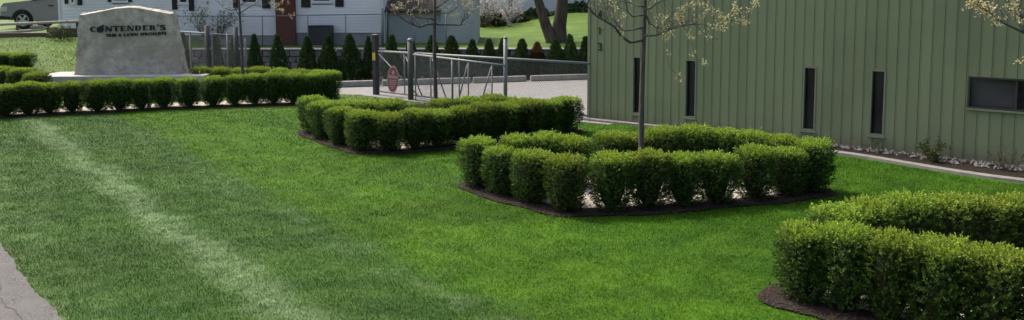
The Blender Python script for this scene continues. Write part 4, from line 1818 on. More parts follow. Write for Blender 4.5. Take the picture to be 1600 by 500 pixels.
hwin = []          # window x range, z range
for xa, xb, yb in ((112, 120, 6), (178, 202, 3), (281, 296, 5.5), (378, 404, 5.5), (489, 519, 3.5)):
    hwin.append((hx(xa), hx(xb), hz(yb), hz(yb) + 1.25))
xl, xc0, xc1, xr = hx(95), hx(433), hx(463), hx(597)
mb = siding(xl, xc0, z_sid, HT, hwin)
tag(mb.build('siding', 'siding_white', house), kind='stuff')
mb = siding(xc1, xr, hz(51), HT, hwin)
tag(mb.build('siding', 'siding_white', house), kind='stuff')
mb = MB()
mb.box((xl + 0.02, 0.02, hz0 - 0.3), (xc0, 0.2, z_sid - 0.002))
mb.build('foundation', 'foundation', house)
mb = MB()
mb.box((xc1, 0.02, 0.9), (xr - 0.02, 0.2, hz(51) - 0.002))
mb.build('foundation', 'foundation', house)
mb = MB()
mb.box((xl, 0.12, 0.9), (xl + 0.1, 3.6, HT))
mb.box((xr - 0.1, 0.12, 0.9), (xr, 3.6, HT))
mb.box((xl + 0.101, 3.5, 0.9), (xr - 0.101, 3.6, HT))
mb.box((xl + 0.101, 0.25, 0.9), (xr - 0.101, 0.3, HT))
mb.build('wall', 'siding_white', house)
for xx in (xl, xr):
    MB().box((xx - 0.05, -0.045, hz(55)), (xx + 0.05, 0.11, HT)).build('corner_board', 'white_trim', house)
mb = MB()
rf = [(-0.45, HT), (1.8, HT + 1.5), (4.05, HT)]
mb.prism([(-0.5, HT - 0.06), (1.8, HT + 1.5), (4.1, HT - 0.06), (4.1, HT + 0.06), (1.8, HT + 1.64), (-0.5, HT + 0.06)], Vector((0, 1, 0)), Zv, Vector((1, 0, 0)), Vector((0, 0, 0)), xl - 0.3, xr + 0.3)
mb.build('roof', 'shingle', house)
chm = MB().box((xc0 + 0.002, -0.18, 0.9), (xc1 - 0.002, 0.22, 6.6)).build('chimney', 'mortar', house)
bk = MB()
bz, row = 1.0, 0
while bz < 6.5:
    bx_ = xc0 - (0.11 if row % 2 else 0)
    while bx_ < xc1:
        a, b = max(bx_ + 0.006, xc0), min(bx_ + 0.216, xc1)
        if b - a > 0.03:
            bk.box((a, -0.188, bz), (b, -0.17, bz + 0.066))
        bx_ += 0.222
    bz += 0.078
    row += 1
tag(bk.build('bricks', 'brick', chm), kind='stuff')
for i, (a, b, c, d) in enumerate(hwin):
    fr = MB()
    t = 0.06
    fr.box((a - 0.02, -0.055, c), (a + t, 0.05, d))
    fr.box((b - t, -0.055, c), (b + 0.02, 0.05, d))
    fr.box((a + t + 0.001, -0.053, d - t), (b - t - 0.001, 0.05, d))
    fr.box((a + t + 0.001, -0.053, c), (b - t - 0.001, 0.05, c + t))
    fr.box((a + t + 0.001, -0.03, (c + d) / 2 - 0.025), (b - t - 0.001, 0.04, (c + d) / 2 + 0.025))
    wo = fr.build('window', 'white_trim', house)
    MB().box((a + t, 0.0, c + t), (b - t, 0.006, d - t)).build('pane', 'glass', wo)
    MB().box((a - 0.05, -0.08, c - 0.05), (b + 0.05, -0.03, c - 0.001)).build('sill', 'white_trim', wo)
    MB().box((a, 0.12, c), (b, 0.13, d)).build('curtain', 'blind', wo)
for xa, xb, yb in ((104, 109, 6), (124, 131, 8), (171, 177, 3), (203, 209, 3), (271, 279, 15), (297, 305, 17), (366, 376, 12), (411, 424, 13), (472, 486, 11.5), (525, 538, 10.5)):
    c = hz(yb)
    a, b = hx(xa), hx(xb)
    mb = MB()
    mb.box((a, -0.065, c), (b, -0.030, c + 1.45))
    zz = c + 0.06
    while zz < c + 1.38:
        mb.box((a + 0.03, -0.074, zz), (b - 0.03, -0.0652, zz + 0.03))
        zz += 0.055
    mb.build('shutter', 'shutter_black', house)

# air conditioner by the house wall
ay = HY - 0.55
ac0, ac1 = D(480.5, 65, ay), D(517, 40, ay)
ac = empty('air_conditioner', ((ac0.x + ac1.x) / 2, ay + 0.25, terr(ac0.x, ay)), 0, 'dark slatted air conditioner outside the white house', 'air conditioner')
hw_ = (ac1.x - ac0.x) / 2
ach = ac1.z - terr(ac0.x, ay)
MB().box((-hw_, -0.25, 0.05), (hw_, 0.25, ach)).build('casing', 'shutter_black', ac, bevel=0.01)
for k in range(11):
    zz = 0.1 + k * (ach - 0.16) / 11
    MB().box((-hw_ + 0.03, -0.262, zz), (hw_ - 0.03, -0.2505, zz + 0.028)).build('slat', 'ac_grey', ac)
MB().box((-hw_ - 0.06, -0.32, -0.08), (hw_ + 0.06, 0.3, 0.048)).build('pad', 'concrete', ac)

# ------------------------------------------------------------------ shed
SY = 33.2
shd = empty('grey_shed', (0, SY, 0), 0, 'pale grey shed with dark shingle roof right of the white house', 'shed')
sx = lambda x: (x - PX) / F * (SY * math.cos(PITCH) + 1.5 * math.sin(PITCH))
sz = lambda y: D(650, y, SY).z
s0_, s1_, s2_ = sx(607), sx(689), sx(746)
ev = sz(19)
mb = MB()
mb.box((s0_, 0, 0.8), (s1_, 0.1, ev))
for k in range(1, 12):
    xx = s0_ + (s1_ - s0_) * k / 12
    mb.box((xx - 0.012, -0.012, 0.9), (xx + 0.012, -0.0005, ev - 0.01))
mb.build('front_wall', 'shed_grey', shd)
# gable end, set slightly forward
gx0, gx1 = s1_ + 0.001, s2_
mb = MB()
mb.prism([(gx0, 0.8), (gx1, 0.8), (gx1, ev + 0.25), ((gx0 + gx1) / 2 + 0.3, ev + 1.6), (gx0, ev + 0.9)], Vector((1, 0, 0)), Zv, Vector((0, 1, 0)), Vector((0, 0, 0)), -0.12, 0.1)
mb.build('gable_wall', 'shed_grey', shd)
mb = MB()
mb.prism([(-0.25, ev - 0.02), (2.6, ev + 1.3), (2.6, ev + 1.4), (-0.25, ev + 0.08)], Vector((0, 1, 0)), Zv, Vector((1, 0, 0)), Vector((0, 0, 0)), s0_ - 0.2, s1_ - 0.003)
mb.build('roof', 'shingle', shd)
MB().box((sx(690.5), -0.15, 0.95), (sx(697), -0.122, sz(40))).build('door', 'shed_door', shd)
MB().box((s0_, 2.5, 0.8), (s2_, 2.6, ev + 1.2)).build('rear_wall', 'shed_grey', shd)
MB().box((gx1 - 0.1, 0.101, 0.8), (gx1, 2.499, ev + 0.2)).build('side_wall', 'shed_grey', shd)
MB().box((s0_, 0.101, 0.8), (s0_ + 0.1, 2.499, ev - 0.06)).build('side_wall', 'shed_grey', shd)


# ------------------------------------------------------------------ trees
def grow_twigs(mb, buds, p, d, L_, r_, depth, rnd, budp=0.7, droop=0.0):
    n = 4
    pts, rad = [p], [r_]
    cur, dr = p.copy(), d.copy()
    for k in range(n):
        dr = (dr + Vector((rnd.gauss(0, 0.16), rnd.gauss(0, 0.16), rnd.gauss(0.05 - droop, 0.12)))).normalized()
        cur = cur + dr * (L_ / n)
        pts.append(cur.copy())
        rad.append(max(0.0022, r_ * (1 - 0.7 * (k + 1) / n)))
    mb.tube(pts, rad, 5 if r_ > 0.006 else 4)
    if depth <= 0:
        for q in pts[1:]:
            if rnd.random() < budp:
                buds.append((q + Vector((rnd.gauss(0, 0.015), rnd.gauss(0, 0.015), rnd.gauss(0, 0.015))), dr.copy()))
        return
    for k in range(1, n + 1):
        for _ in range(1 if k < n else 2):
            sd_ = Vector((rnd.gauss(0, 1), rnd.gauss(0, 1), rnd.gauss(0.25, 0.6)))
            sd_ = (dr * 0.8 + sd_.normalized() * 0.75).normalized()
            grow_twigs(mb, buds, pts[k], sd_, L_ * rnd.uniform(0.4, 0.65), rad[k] * 0.75, depth - 1, rnd, budp, droop)


def bud_mesh(buds, rnd, m, per=7, size=(0.022, 0.04), spread=0.022):
    P, A, B, L_, W_, T = [], [], [], [], [], []
    r = np.random.default_rng(rnd.randrange(10 ** 6))
    n = len(buds)
    C = np.array([b[0][:] for b in buds])
    for k in range(per):
        a = unit(r.normal(0, 1, (n, 3)) + np.array([0, 0, 0.35]))
        P.append(C + r.normal(0, spread, (n, 3)))
        A.append(a)
        B.append(unit(np.cross(a, r.normal(0, 1, (n, 3)))))
        L_.append(r.uniform(*size, n))
        W_.append(r.uniform(size[0] * 0.6, size[1] * 0.7, n))
        T.append(r.uniform(0, 1, n))
    V, Fi, Tt = leaves(np.concatenate(P), np.concatenate(A), np.concatenate(B), np.concatenate(L_), np.concatenate(W_), np.concatenate(T))
    return np_mesh('crown', V, Fi, 4, m, Tt)


def young_tree(label, bx, by, Yd, r0, limbs, twigs, height, seed, group='young ornamental trees in the beds', extra=7, blossoms=()):
    rnd = random.Random(seed)
    p = D(bx, by, Yd)
    p.z = terr(p.x, p.y) - 0.03
    e = empty('young_tree', p, 0, label, 'tree', group)
    mb = MB()
    pts, rad = [], []
    for k in range(15):
        t = k / 14
        pts.append(Vector((0.018 * math.sin(t * 7 + seed), 0.018 * math.cos(t * 5 + seed), t * height)))
        rad.append(r0 * (1.25 if k == 0 else 1.0) * (1 - 0.72 * t))
    mb.tube(pts, rad, 10)
    trunk = mb.build('trunk', 'bark_young', e, smooth_=True)
    buds = []
    for limb in limbs:
        path, dy, rr3 = limb[0], limb[1], limb[2]
        lp = []
        for k, (x, y) in enumerate(path):
            t = k / max(1, len(path) - 1)
            lp.append(D(x, y, Yd + dy * t) - p)
        lp[0] = Vector((lp[0].x * 0.3, lp[0].y * 0.3, lp[0].z))
        lb = MB()
        nn = len(lp)
        lb.tube(lp, [max(0.003, rr3 * (1 - 0.65 * k / (nn - 1))) for k in range(nn)], 7)
        for k in range(2, nn):
            d_ = (lp[k] - lp[k - 1]).normalized()
            for _ in range(2):
                sd_ = (d_ * 0.6 + Vector((rnd.gauss(0, 0.6), rnd.gauss(0, 0.6), abs(rnd.gauss(0.5, 0.4))))).normalized()
                grow_twigs(lb, buds, lp[k], sd_, rnd.uniform(0.15, 0.34), rr3 * 0.3, 1, rnd, 0.05)
        lb.build('branch', 'bark_young', e, smooth_=True)
    for path, dy, *bp_ in twigs:
        lb = MB()
        lp = []
        for k, (x, y) in enumerate(path):
            t = k / max(1, len(path) - 1)
            lp.append(D(x, y, Yd + dy) - p)
        lb.tube(lp, [0.005] + [0.0035] * (len(lp) - 1), 5)
        lb.build('twig', 'bark_young', e, smooth_=True)
        for k in range(1, len(lp)):
            for s in range(4):
                q = lp[k - 1].lerp(lp[k], (s + 1) / 4)
                if rnd.random() < (bp_[0] if bp_ else 0.75):
                    buds.append((q, Zv))
                    buds.append((q + Vector((rnd.gauss(0, 0.03), rnd.gauss(0, 0.03), rnd.gauss(0, 0.03))), Zv))
    # limbs above the picture
    zlow = D(bx, -20, Yd).z - p.z
    for k in range(extra):
        z = zlow + (height - zlow) * (k + 0.3) / extra * 0.92
        a = k * 2.4 + seed
        d_ = Vector((math.cos(a), math.sin(a), 0.45)).normalized()
        lb = MB()
        grow_twigs(lb, buds, Vector((0, 0, z)), d_, (1.25 - 0.8 * (z - zlow) / (height - zlow)) * 0.9, r0 * 0.32, 2, rnd, 0.10)
        lb.build('branch', 'bark_young', e, smooth_=True)
    for x, y in blossoms:
        c = D(x, y, Yd + rnd.uniform(-0.5, 0.3)) - p
        for _ in range(2):
            buds.append((c + Vector((rnd.gauss(0, 0.03), rnd.gauss(0, 0.03), rnd.gauss(0, 0.03))), Zv))
    link('crown', bud_mesh(buds, rnd, 'bud'), e)
    return e


z8 = lambda pts: [(900 + a / 3.847, b / 3.847) for a, b in pts]
young_tree('young blossoming tree standing in the central bed before the green wall', 1003, 245, 12.35, 0.055,
           [(z8([(400, 240), (360, 250), (325, 255), (270, 215), (230, 160), (180, 130), (120, 95), (60, 30), (20, -40)]), -0.5, 0.024),
            (z8([(400, 165), (330, 180), (285, 185), (250, 150), (215, 100), (190, 60), (200, 0)]), 0.5, 0.016),
            (z8([(402, 215), (450, 214), (490, 210), (540, 185), (590, 170), (640, 155), (710, 145)]), -0.4, 0.020),
            (z8([(405, 60), (425, 100), (440, 140), (480, 165), (560, 170), (620, 150)]), 0.4, 0.014),
            (z8([(400, 60), (450, 50), (480, 25), (520, 5), (570, -40)]), -0.2, 0.014),
            (z8([(400, 40), (370, 35), (340, 20), (290, 0), (250, -40)]), 0.3, 0.014),
            (z8([(400, 90), (340, 100), (310, 70), (300, 20), (320, -30)]), -0.3, 0.012)],
           [(z8([(710, 145), (740, 118), (790, 60), (860, 78), (880, 110), (905, 118)]), -0.4),
            (z8([(710, 145), (830, 155), (870, 165), (915, 178)]), -0.35),
            (z8([(905, 118), (960, 60), (955, 20)]), -0.4),
            (z8([(905, 118), (980, 130), (1010, 128), (1040, 150)]), -0.45),
            (z8([(955, 60), (1040, 60), (1070, 25), (1085, 0)]), -0.5),
            (z8([(640, 155), (625, 120), (615, 90), (660, 40), (720, 10)]), -0.3),
            (z8([(790, 60), (770, 20), (800, -20)]), -0.3),
            (z8([(640, 155), (690, 220), (702, 275), (713, 320), (735, 360), (768, 376)]), -0.3, 0.3),
            (z8([(540, 185), (548, 250), (540, 305), (562, 402), (602, 445), (640, 492)]), -0.3, 0.4),
            (z8([(710, 145), (770, 200), (820, 232), (860, 235)]), -0.35, 0.35)],
           5.0, 3, blossoms=z8([(768, 376), (640, 492), (585, 208), (520, 115), (560, 80)]))
young_tree('slim young tree standing in the gate bed before the grey shed', 681, 170, 17.6, 0.055,
           [([(680, 37), (676.5, 37), (667, 38), (655.6, 42), (647, 39), (636, 34), (627.6, 28), (622, 23), (613.6, 21)], 0.0, 0.03),
            ([(682, 38), (700, 38.5), (720, 39), (723, 32), (730, 28)], -0.3, 0.026),
            ([(680, 34), (675, 31), (671, 25), (668, 19), (664, 8), (660, -4)], 0.3, 0.022),
            ([(676, 31), (672, 28), (657, 29), (647, 25), (640, 21), (632, 12)], -0.3, 0.016),
            ([(681, 14), (686, 9), (692, 6), (700, 0), (708, -8)], 0.2, 0.018),
            ([(681, 24), (690, 20), (700, 21), (712, 14), (722, 4)], 0.4, 0.013)],
           [([(640, 21), (634, 14), (626, 8), (620, 0)], 0.1), ([(722, 4), (730, 8), (738, 4)], 0.1), ([(700, 21), (706, 26), (716, 22)], 0.1)],
           4.6, 8, extra=6, blossoms=[(618, 9), (622, 12), (648, 10), (657, 14), (690, 13), (703, 10), (726, 13), (735, 15), (640, 16)])
young_tree('slim young tree standing right of the stone monument', 378, 118, 23.2, 0.055,
           [([(378, 14), (370, 14), (360, 16), (350, 12), (342, 4)], 0.0, 0.02), ([(378, 20), (388, 12), (396, 8), (408, 10), (420, 4)], 0.2, 0.018),
            ([(378, 26), (371, 20), (366, 8), (364, -4)], -0.2, 0.016), ([(378, 8), (386, 2), (394, -6)], 0.3, 0.016)],
           [([(420, 4), (430, 9), (441, 4)], 0.1), ([(420, 4), (436, 14), (441, 16)], 0.1)],
           4.3, 12, extra=5, blossoms=[(440, 4), (441, 16), (457, 24), (456, 29), (448, 2)])
young_tree('budding tree at the top right corner whose trunk is outside the picture', 1712, 300, 8.9, 0.06,
           [([(1712, 80), (1680, 84), (1640, 70), (1600, 51), (1570, 37), (1550, 22), (1530, 10)], -0.3, 0.02),
            ([(1712, 60), (1660, 56), (1620, 42), (1590, 22), (1572, 2), (1560, -16)], 0.2, 0.017),
            ([(1712, 40), (1690, 10), (1680, -40)], 0.4, 0.02)],
           [([(1550, 22), (1535, 12), (1520, 4), (1515, 8)], -0.3), ([(1570, 37), (1550, 28), (1532, 17)], -0.25), ([(1590, 22), (1584, 10), (1586, -4)], 0.1)],
           4.4, 21, extra=6, blossoms=[(1521, 6), (1526, 3), (1523, 12), (1540, 8), (1547, 3), (1562, 33), (1577, 12), (1597, 96)])


def big_tree():
    Yd = 33.0
    p = D(868, 80, Yd)
    p.z = terr(p.x, p.y) - 0.05
    e = empty('big_tree', p, 0, 'large old tree with two leaning dark trunks on the far slope', 'tree')
    rnd = random.Random(33)
    buds = []
    for path, r1 in (([(866, 78), (861, 60), (853, 40), (847, 20), (841, 0), (832, -40), (815, -110), (800, -170)], 0.28), ([(874, 78), (874, 60), (874, 40), (877, 20), (879, 0), (884, -50), (900, -120), (910, -190)], 0.36)):
        lp = [D(x, y, Yd + (0.1 if r1 > 0.3 else -0.1)) - p for x, y in path]
        lp[0].z = -0.1
        mb = MB()
        mb.tube(lp, [r1 * (1.35 if k == 0 else 1) * (1 - 0.09 * k) for k in range(len(lp))], 12)
        mb.build('trunk', 'bark_old', e, smooth_=True)
        for k in range(4, len(lp)):
            for j in range(3):
                a = rnd.uniform(0, 6.28)
                lb = MB()
                grow_twigs(lb, buds, lp[k], Vector((math.cos(a), math.sin(a), 0.6)).normalized(), rnd.uniform(1.6, 2.6), r1 * 0.25, 2, rnd, 0.5)
                lb.build('branch', 'bark_old', e, smooth_=True)
    link('crown', bud_mesh(buds, rnd, 'shrub_green', 10, (0.05, 0.1), 0.12), e)


big_tree()


def twiggy(name, label, x, yb, Yd, h, spread, seed, mleaf, cat='shrub', stems=9, budp=0.7, size=(0.03, 0.06), per=5, group=None, zoff=None):
    rnd = random.Random(seed)
    p = D(x, yb, Yd)
    p.z = (terr(p.x, p.y) if zoff is None else zoff) - 0.02
    e = empty(name, p, 0, label, cat, group)
    buds = []
    lb = MB()
    for k in range(stems):
        a = rnd.uniform(0, 6.28)
        d_ = Vector((math.cos(a) * spread, math.sin(a) * spread, 1)).normalized()
        grow_twigs(lb, buds, Vector((math.cos(a) * 0.05, math.sin(a) * 0.05, 0)), d_, h * rnd.uniform(0.5, 0.8), 0.012 * max(1, h), 2, rnd, budp)
    lb.build('stems', 'twig', e, smooth_=True)
    link('foliage', bud_mesh(buds, rnd, mleaf, per, size, 0.03), e)
    return e


# small shrubs by the green wall
for (s, n_, h_, lab, m_, st, bp) in ((wall_s(1468), 0.45, 0.34, 'small dark shrub at the green wall, left of the wide window', 'shrub_green', 14, 0.9),
                                     (wall_s(1580), 0.55, 0.42, 'bare twiggy shrub under the wide window of the green wall', 'shrub_green', 13, 0.12),
                                     (wall_s(1366), 0.25, 0.26, 'tiny bare shrub under the second slit window from the right', 'shrub_green', 6, 0.1)):
    q = wall_ground(s, n_)
    rnd = random.Random(int(s * 100))
    e = empty('small_shrub', (q.x, q.y, 0.02), 0, lab, 'shrub', 'shrubs along the green wall')
    buds = []
    lb = MB()
    for k in range(st):
        a = rnd.uniform(0, 6.28)
        grow_twigs(lb, buds, Vector((math.cos(a) * 0.05, math.sin(a) * 0.05, -0.01)), Vector((math.cos(a) * 0.6, math.sin(a) * 0.6, 1)).normalized(), h_ * rnd.uniform(0.5, 0.95), 0.006, 1, rnd, bp)
    lb.build('stems', 'twig', e, smooth_=True)
    link('foliage', bud_mesh(buds, rnd, m_, 5, (0.02, 0.045), 0.02), e)

twiggy('bare_shrub', 'bare dark shrub against the white house, left of the young tree', 333, 45, 31.0, 1.7, 0.5, 4, 'shrub_green', stems=9, budp=0.35, size=(0.03, 0.07))
twiggy('bare_shrub', 'brown twiggy shrub by the rails, left of the stone monument', 96, 44, 29.6, 0.55, 0.8, 6, 'shrub_green', stems=10, budp=0.15)
for i, (x, yb, Yd, h_) in enumerate(((754, 26, 41, 1.9), (775, 25, 41.6, 1.7), (795, 22, 42.2, 1.3))):
    twiggy('blossom_shrub', '%s pale blossoming shrub on the slope right of the shed' % ['leftmost', 'middle', 'rightmost'][i], x, yb, Yd, h_, 0.7, 60 + i, 'blossom', stems=9, budp=0.5, size=(0.05, 0.10), per=3, group='blossoming shrubs on the slope')

# far white building along the top of the slope, dark hedge and log in front of it
FY = 47.0
fb = empty('far_building', (0, FY, 0), 0, 'long pale building beyond the top of the green slope', 'building')
fx0, fx1 = D(735, 5, FY).x, D(960, 5, FY).x
fz = terr(4, FY)
MB().box((fx0, 0, fz - 0.2), (fx1, 6, fz + 3.6)).build('wall', 'far_wall', fb)
MB().prism([(-0.5, 3.6), (3, 5.4), (6.5, 3.6), (6.5, 3.75), (3, 5.6), (-0.5, 3.75)], Vector((0, 1, 0)), Zv, Vector((1, 0, 0)), Vector((0, 0, fz)), fx0 - 0.4, fx1 + 0.4).build('roof', 'shingle', fb)
for k in range(4):
    xx = fx0 + 1.2 + k * 2.4
    wo = MB().box((xx, -0.05, fz + 1.2), (xx + 1.0, -0.001, fz + 2.4)).build('window', 'white_trim', fb)
    MB().box((xx + 0.08, -0.06, fz + 1.28), (xx + 0.92, -0.0505, fz + 2.32)).build('pane', 'shutter_black', wo)
rnd = random.Random(9)
for i, (x, Yd, wpx, hh) in enumerate(((838, 44.5, 56, 0.5), (908, 45.2, 50, 0.5), (762, 42, 56, 0.45), (806, 43.5, 40, 0.5))):
    p = D(x, 12, Yd)
    p.z = terr(p.x, p.y)
    e = empty('dark_shrub', p, 0, ['low dark shrub left of the big tree trunks, before the far building', 'low dark shrub right of the big tree trunks, before the far building',
                                  'low dark shrub under the blossoming shrubs on the slope', 'low dark shrub behind the leaning pale log'][i], 'shrub', 'dark shrubs on the slope')
    w_ = wpx / F * Yd / 2
    r = np.random.default_rng(i + 70)
    n = 2200
    q = unit(r.normal(0, 1, (n, 3))) * (r.uniform(0.55, 1, n) ** 0.5)[:, None]
    q[:, 2] = np.abs(q[:, 2])
    P = q * np.array([w_, 0.6, hh]) * (1 + 0.12 * np.sin(q[:, :1] * 17))
    A = unit(q + r.normal(0, 0.5, (n, 3)))
    Bq = unit(np.cross(A, r.normal(0, 1, (n, 3))))
    V, Fi, T = leaves(P, A, Bq, r.uniform(0.08, 0.16, n), r.uniform(0.05, 0.09, n), np.clip(r.normal(0.2, 0.2, n), 0, 1))
    link('foliage', np_mesh('foliage', V, Fi, 4, 'arborvitae', T), e)
    lb = MB()
    for k in range(7):
        xx = (k / 6 - 0.5) * w_ * 1.5
        lb.tube([(xx, 0, -0.06), (xx * 1.05, 0.05, hh * 0.7)], [0.025, 0.012], 5)
    lb.build('stems', 'twig', e)
lp0, lp1 = D(783, 15, 41.5), D(797, 29, 41.0)
lp1.z = terr(lp1.x, lp1.y) + 0.04
tag(MB().tube([lp0, lp0.lerp(lp1, 0.5) + Vector((0.02, 0, 0.02)), lp1], [0.07, 0.08, 0.085], 9).build('leaning_log', 'timber_pale', smooth_=True), 'pale log leaning among shrubs on the far slope', 'log')
tk = D(797, 14, 44.6)
e = empty('slim_tree', (tk.x, tk.y, terr(tk.x, tk.y)), 0, 'slim dark tree trunk behind the leaning log', 'tree')
lb = MB()
lb.tube([(0, 0, -0.1), (0.03, 0, 1.5), (-0.02, 0, 3.5), (0.05, 0, 6)], [0.13, 0.11, 0.09, 0.03], 9)
lb.build('trunk', 'bark_old', e, smooth_=True)
bb = []
lb = MB()
for k in range(9):
    a = k * 2.4
    grow_twigs(lb, bb, Vector((0, 0, 2.6 + k * 0.35)), Vector((math.cos(a), math.sin(a), 0.5)).normalized(), 1.4, 0.03, 1, rnd, 0.6)
lb.build('branches', 'bark_old', e, smooth_=True)
link('crown', bud_mesh(bb, rnd, 'shrub_green', 6, (0.04, 0.08), 0.05), e)

# ------------------------------------------------------------------ left edge: rails, timbers, stones, parked car
ry = 30.6
rf = empty('rail_barrier', D(60, 50, ry), 0, 'pale weathered double rail barrier at the left photo edge', 'barrier')
ro = Vector(rf.location)
rp = lambda x, y, yy=ry: D(x, y, yy) - ro
MB().tube([rp(-60, 40), rp(0, 38), rp(60, 36), rp(128, 33)], 0.055, 8).build('rail', 'timber_pale', rf)
MB().tube([rp(-60, 53), rp(0, 51), rp(40, 48.5), rp(66, 46), rp(71.5, 43.5), rp(66, 41.2), rp(48, 42)], 0.05, 8).build('rail', 'timber_pale', rf)
for x in (-30, 24, 72, 118):
    a = rp(x, 36)
    MB().tube([(a.x, a.y + 0.11, terr(a.x + ro.x, ry) - ro.z - 0.15), (a.x, a.y + 0.11, a.z + 0.08)], 0.05, 8).build('post', 'timber_brown', rf)
for i, (xa, xb, y, dz) in enumerate(((-20, 72, 52, 0), (72, 128, 48, 0.0), (76, 128, 42, 0.0))):
    a, b = D(xa, y, 30.0), D(xb, y - 1, 30.2)
    zb_ = terr(a.x, 30.0)
    c = (a + b) / 2
    o = MB().box((-(b - a).length / 2, -0.1, -0.09), ((b - a).length / 2, 0.1, 0.09)).build('landscape_timber', 'timber_brown', loc=(c.x, c.y + (0.05 if i == 2 else 0), terr(c.x, c.y) + 0.07 + (0.181 if i == 2 else 0)), bevel=0.02)
    o.rotation_euler = (0, 0, math.atan2(b.y - a.y, b.x - a.x))
    tag(o, ['long brown timber lying under the pale rails', 'short brown timber left of the monument, lower one', 'short brown timber left of the monument, upper one'][i], 'timber', 'timbers at the left edge')


def flat_stone(x, y, w_, d_, label, seed):
    r = random.Random(seed)
    p = G(x, y)
    mb = MB()
    n = 11
    poly = [(w_ / 2 * math.cos(2 * math.pi * k / n) * r.uniform(0.82, 1.1), d_ / 2 * math.sin(2 * math.pi * k / n) * r.uniform(0.82, 1.1)) for k in range(n)]
    mb.prism(poly, Vector((1, 0, 0)), Vector((0, 1, 0)), Zv, Vector((0, 0, 0)), -0.12, 0.07)
    o = mb.build('flat_stone', 'concrete', loc=(p.x, p.y, p.z), bevel=0.012)
    o.rotation_euler = (0.14, 0, 0)
    tag(o, label, 'stone', 'flat pale stones on the slope')


flat_stone(60, 56, 0.5, 0.5, 'pale flat stone lying below the rails on the grass', 1)
flat_stone(69, 109, 0.75, 0.5, 'pale stepping stone on the grass, left of the monument slab', 2)
flat_stone(80, 114, 0.9, 0.4, 'pale stepping stone touching the left end of the monument slab', 3)
pp = G(101, 92)
e = empty('plant_stake', pp, 0, 'thin dark plant stake with a pot hook on the grass left of the monument', 'stake')
MB().tube([(0, 0, -0.1), (0, 0, 0.2), (-0.02, 0, 0.55), (-0.08, 0, 0.68), (-0.16, 0, 0.72), (-0.2, 0, 0.66)], 0.011, 6).build('hook', 'post_black', e, smooth_=True)
MB().tube([(0.01, -0.05, 0.0), (0.01, -0.05, 0.03), (0.01, -0.05, 0.1), (0.01, -0.05, 0.12)], [0.05, 0.075, 0.08, 0.05], 9).build('pot', 'post_black', e)
pp = G(9, 86)
o = MB().tube([(0, 0, -0.2), (0, 0, D(9, 52, pp.y).z - pp.z)], 0.014, 6).build('thin_stake', 'galvanised', loc=pp)
tag(o, 'thin grey stake standing in the grass at the left photo edge', 'stake')

# parked car: faces left, cut by the photo edge and the house corner
CY = 36.35
cz = terr(-22, CY)
fw = D(35, 29, CY)
car = empty('parked_car', (fw.x, CY, cz), 0, 'grey sport utility car parked behind the left end of the house', 'car')
WR = 0.40
prof = [(-0.98, 0.45), (-1.0, 0.62), (-0.96, 1.02), (-0.82, 1.17), (0.55, 1.32), (1.10, 1.88), (1.45, 1.96), (3.3, 1.94), (3.62, 1.78), (3.82, 1.2), (3.86, 0.6), (3.75, 0.45)]


def arch(cx, r_, n=9):
    return [(cx + r_ * math.cos(math.pi * k / n), 0.40 + r_ * math.sin(math.pi * k / n)) for k in range(n + 1)]


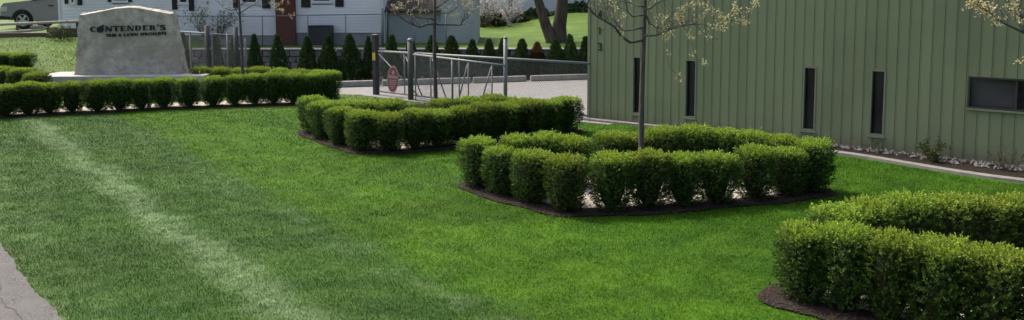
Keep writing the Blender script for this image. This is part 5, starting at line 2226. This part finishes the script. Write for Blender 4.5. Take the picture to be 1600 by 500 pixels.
outline = prof + [(3.2, 0.40)] + arch(2.72, 0.47) + [(2.2, 0.36), (0.5, 0.36)] + arch(0.0, 0.47) + [(-0.5, 0.40)]
Xv, Yb = Vector((1, 0, 0)), Vector((0, 1, 0))
body = MB().prism(outline, Xv, Zv, Yb, Vector((0, 0, 0)), 0.0, 1.86).build('body', 'car_paint', car)
MB().prism([(0.66, 1.32), (1.15, 1.80), (1.47, 1.86), (3.25, 1.85), (3.5, 1.7), (3.62, 1.32)], Xv, Zv, Yb, Vector((0, 0, 0)), -0.006, -0.001).build('side_window', 'glass', car)
for cx in (0.0, 2.72):
    for yy, sgn in ((0.02, -1), (1.62, 1)):
        wo = empty('wheel', (cx, yy, WR), 0)
        wo.parent = car
        ty_ = MB()
        ty_.tube([(0, 0.0, 0), (0, 0.02, 0), (0, 0.2, 0), (0, 0.22, 0)], [WR - 0.05, WR, WR, WR - 0.05], 26)
        ty_.build('tyre', 'tyre', wo, smooth_=False)
        face = -0.003 if sgn < 0 else 0.223
        rm = MB()
        for k in range(5):
            a = 2 * math.pi * k / 5 + 0.3
            Mx = Matrix.Rotation(a, 4, 'Y')
            rm.box((0.03, face - 0.012, -0.045), (0.255, face + 0.004, 0.045), Mx)
        rm.tube([(0, face - 0.016, 0), (0, face + 0.004, 0)], 0.07, 12)
        ringp = [(0.265 * math.cos(k * math.pi / 12), face - 0.004, 0.265 * math.sin(k * math.pi / 12)) for k in range(25)]
        rm.tube(ringp, 0.016, 6)
        rm.build('rim', 'alloy', wo)
d1_ = MB().prism([(0.62, 0.48), (1.72, 0.48), (1.72, 1.29), (0.66, 1.29)], Xv, Zv, Yb, Vector((0, 0, 0)), -0.008, -0.0005).build('door', 'car_paint', car)
MB().box((1.22, -0.035, 1.04), (1.44, -0.0085, 1.09)).build('handle', 'car_black', d1_)
MB().prism([(1.74, 0.48), (2.2, 0.48), (2.45, 0.95), (2.6, 1.29), (1.74, 1.29)], Xv, Zv, Yb, Vector((0, 0, 0)), -0.008, -0.0005).build('door', 'car_paint', car)
MB().prism(arch(0, 0.50) + arch(0, 0.455)[::-1], Xv, Zv, Yb, Vector((0, 0, 0)), -0.02, -0.001).build('arch_trim', 'car_black', car)
MB().prism([(-1.0, 0.80), (-0.70, 0.80), (-0.66, 1.02), (-0.95, 1.02)], Xv, Zv, Yb, Vector((0, 0, 0)), -0.012, -0.001).build('headlight', 'lamp_glass', car)
MB().prism([(-1.04, 0.42), (-0.55, 0.42), (-0.52, 0.56), (-1.03, 0.6)], Xv, Zv, Yb, Vector((0, 0, 0)), -0.014, 1.87).build('bumper', 'car_black', car)
MB().prism([(0.56, 1.30), (0.66, 1.30), (0.70, 1.46), (0.60, 1.48)], Xv, Zv, Yb, Vector((0, 0, 0)), -0.18, -0.009).build('mirror', 'car_black', car)
print('bushes', nbush, 'objects', len(bpy.data.objects))
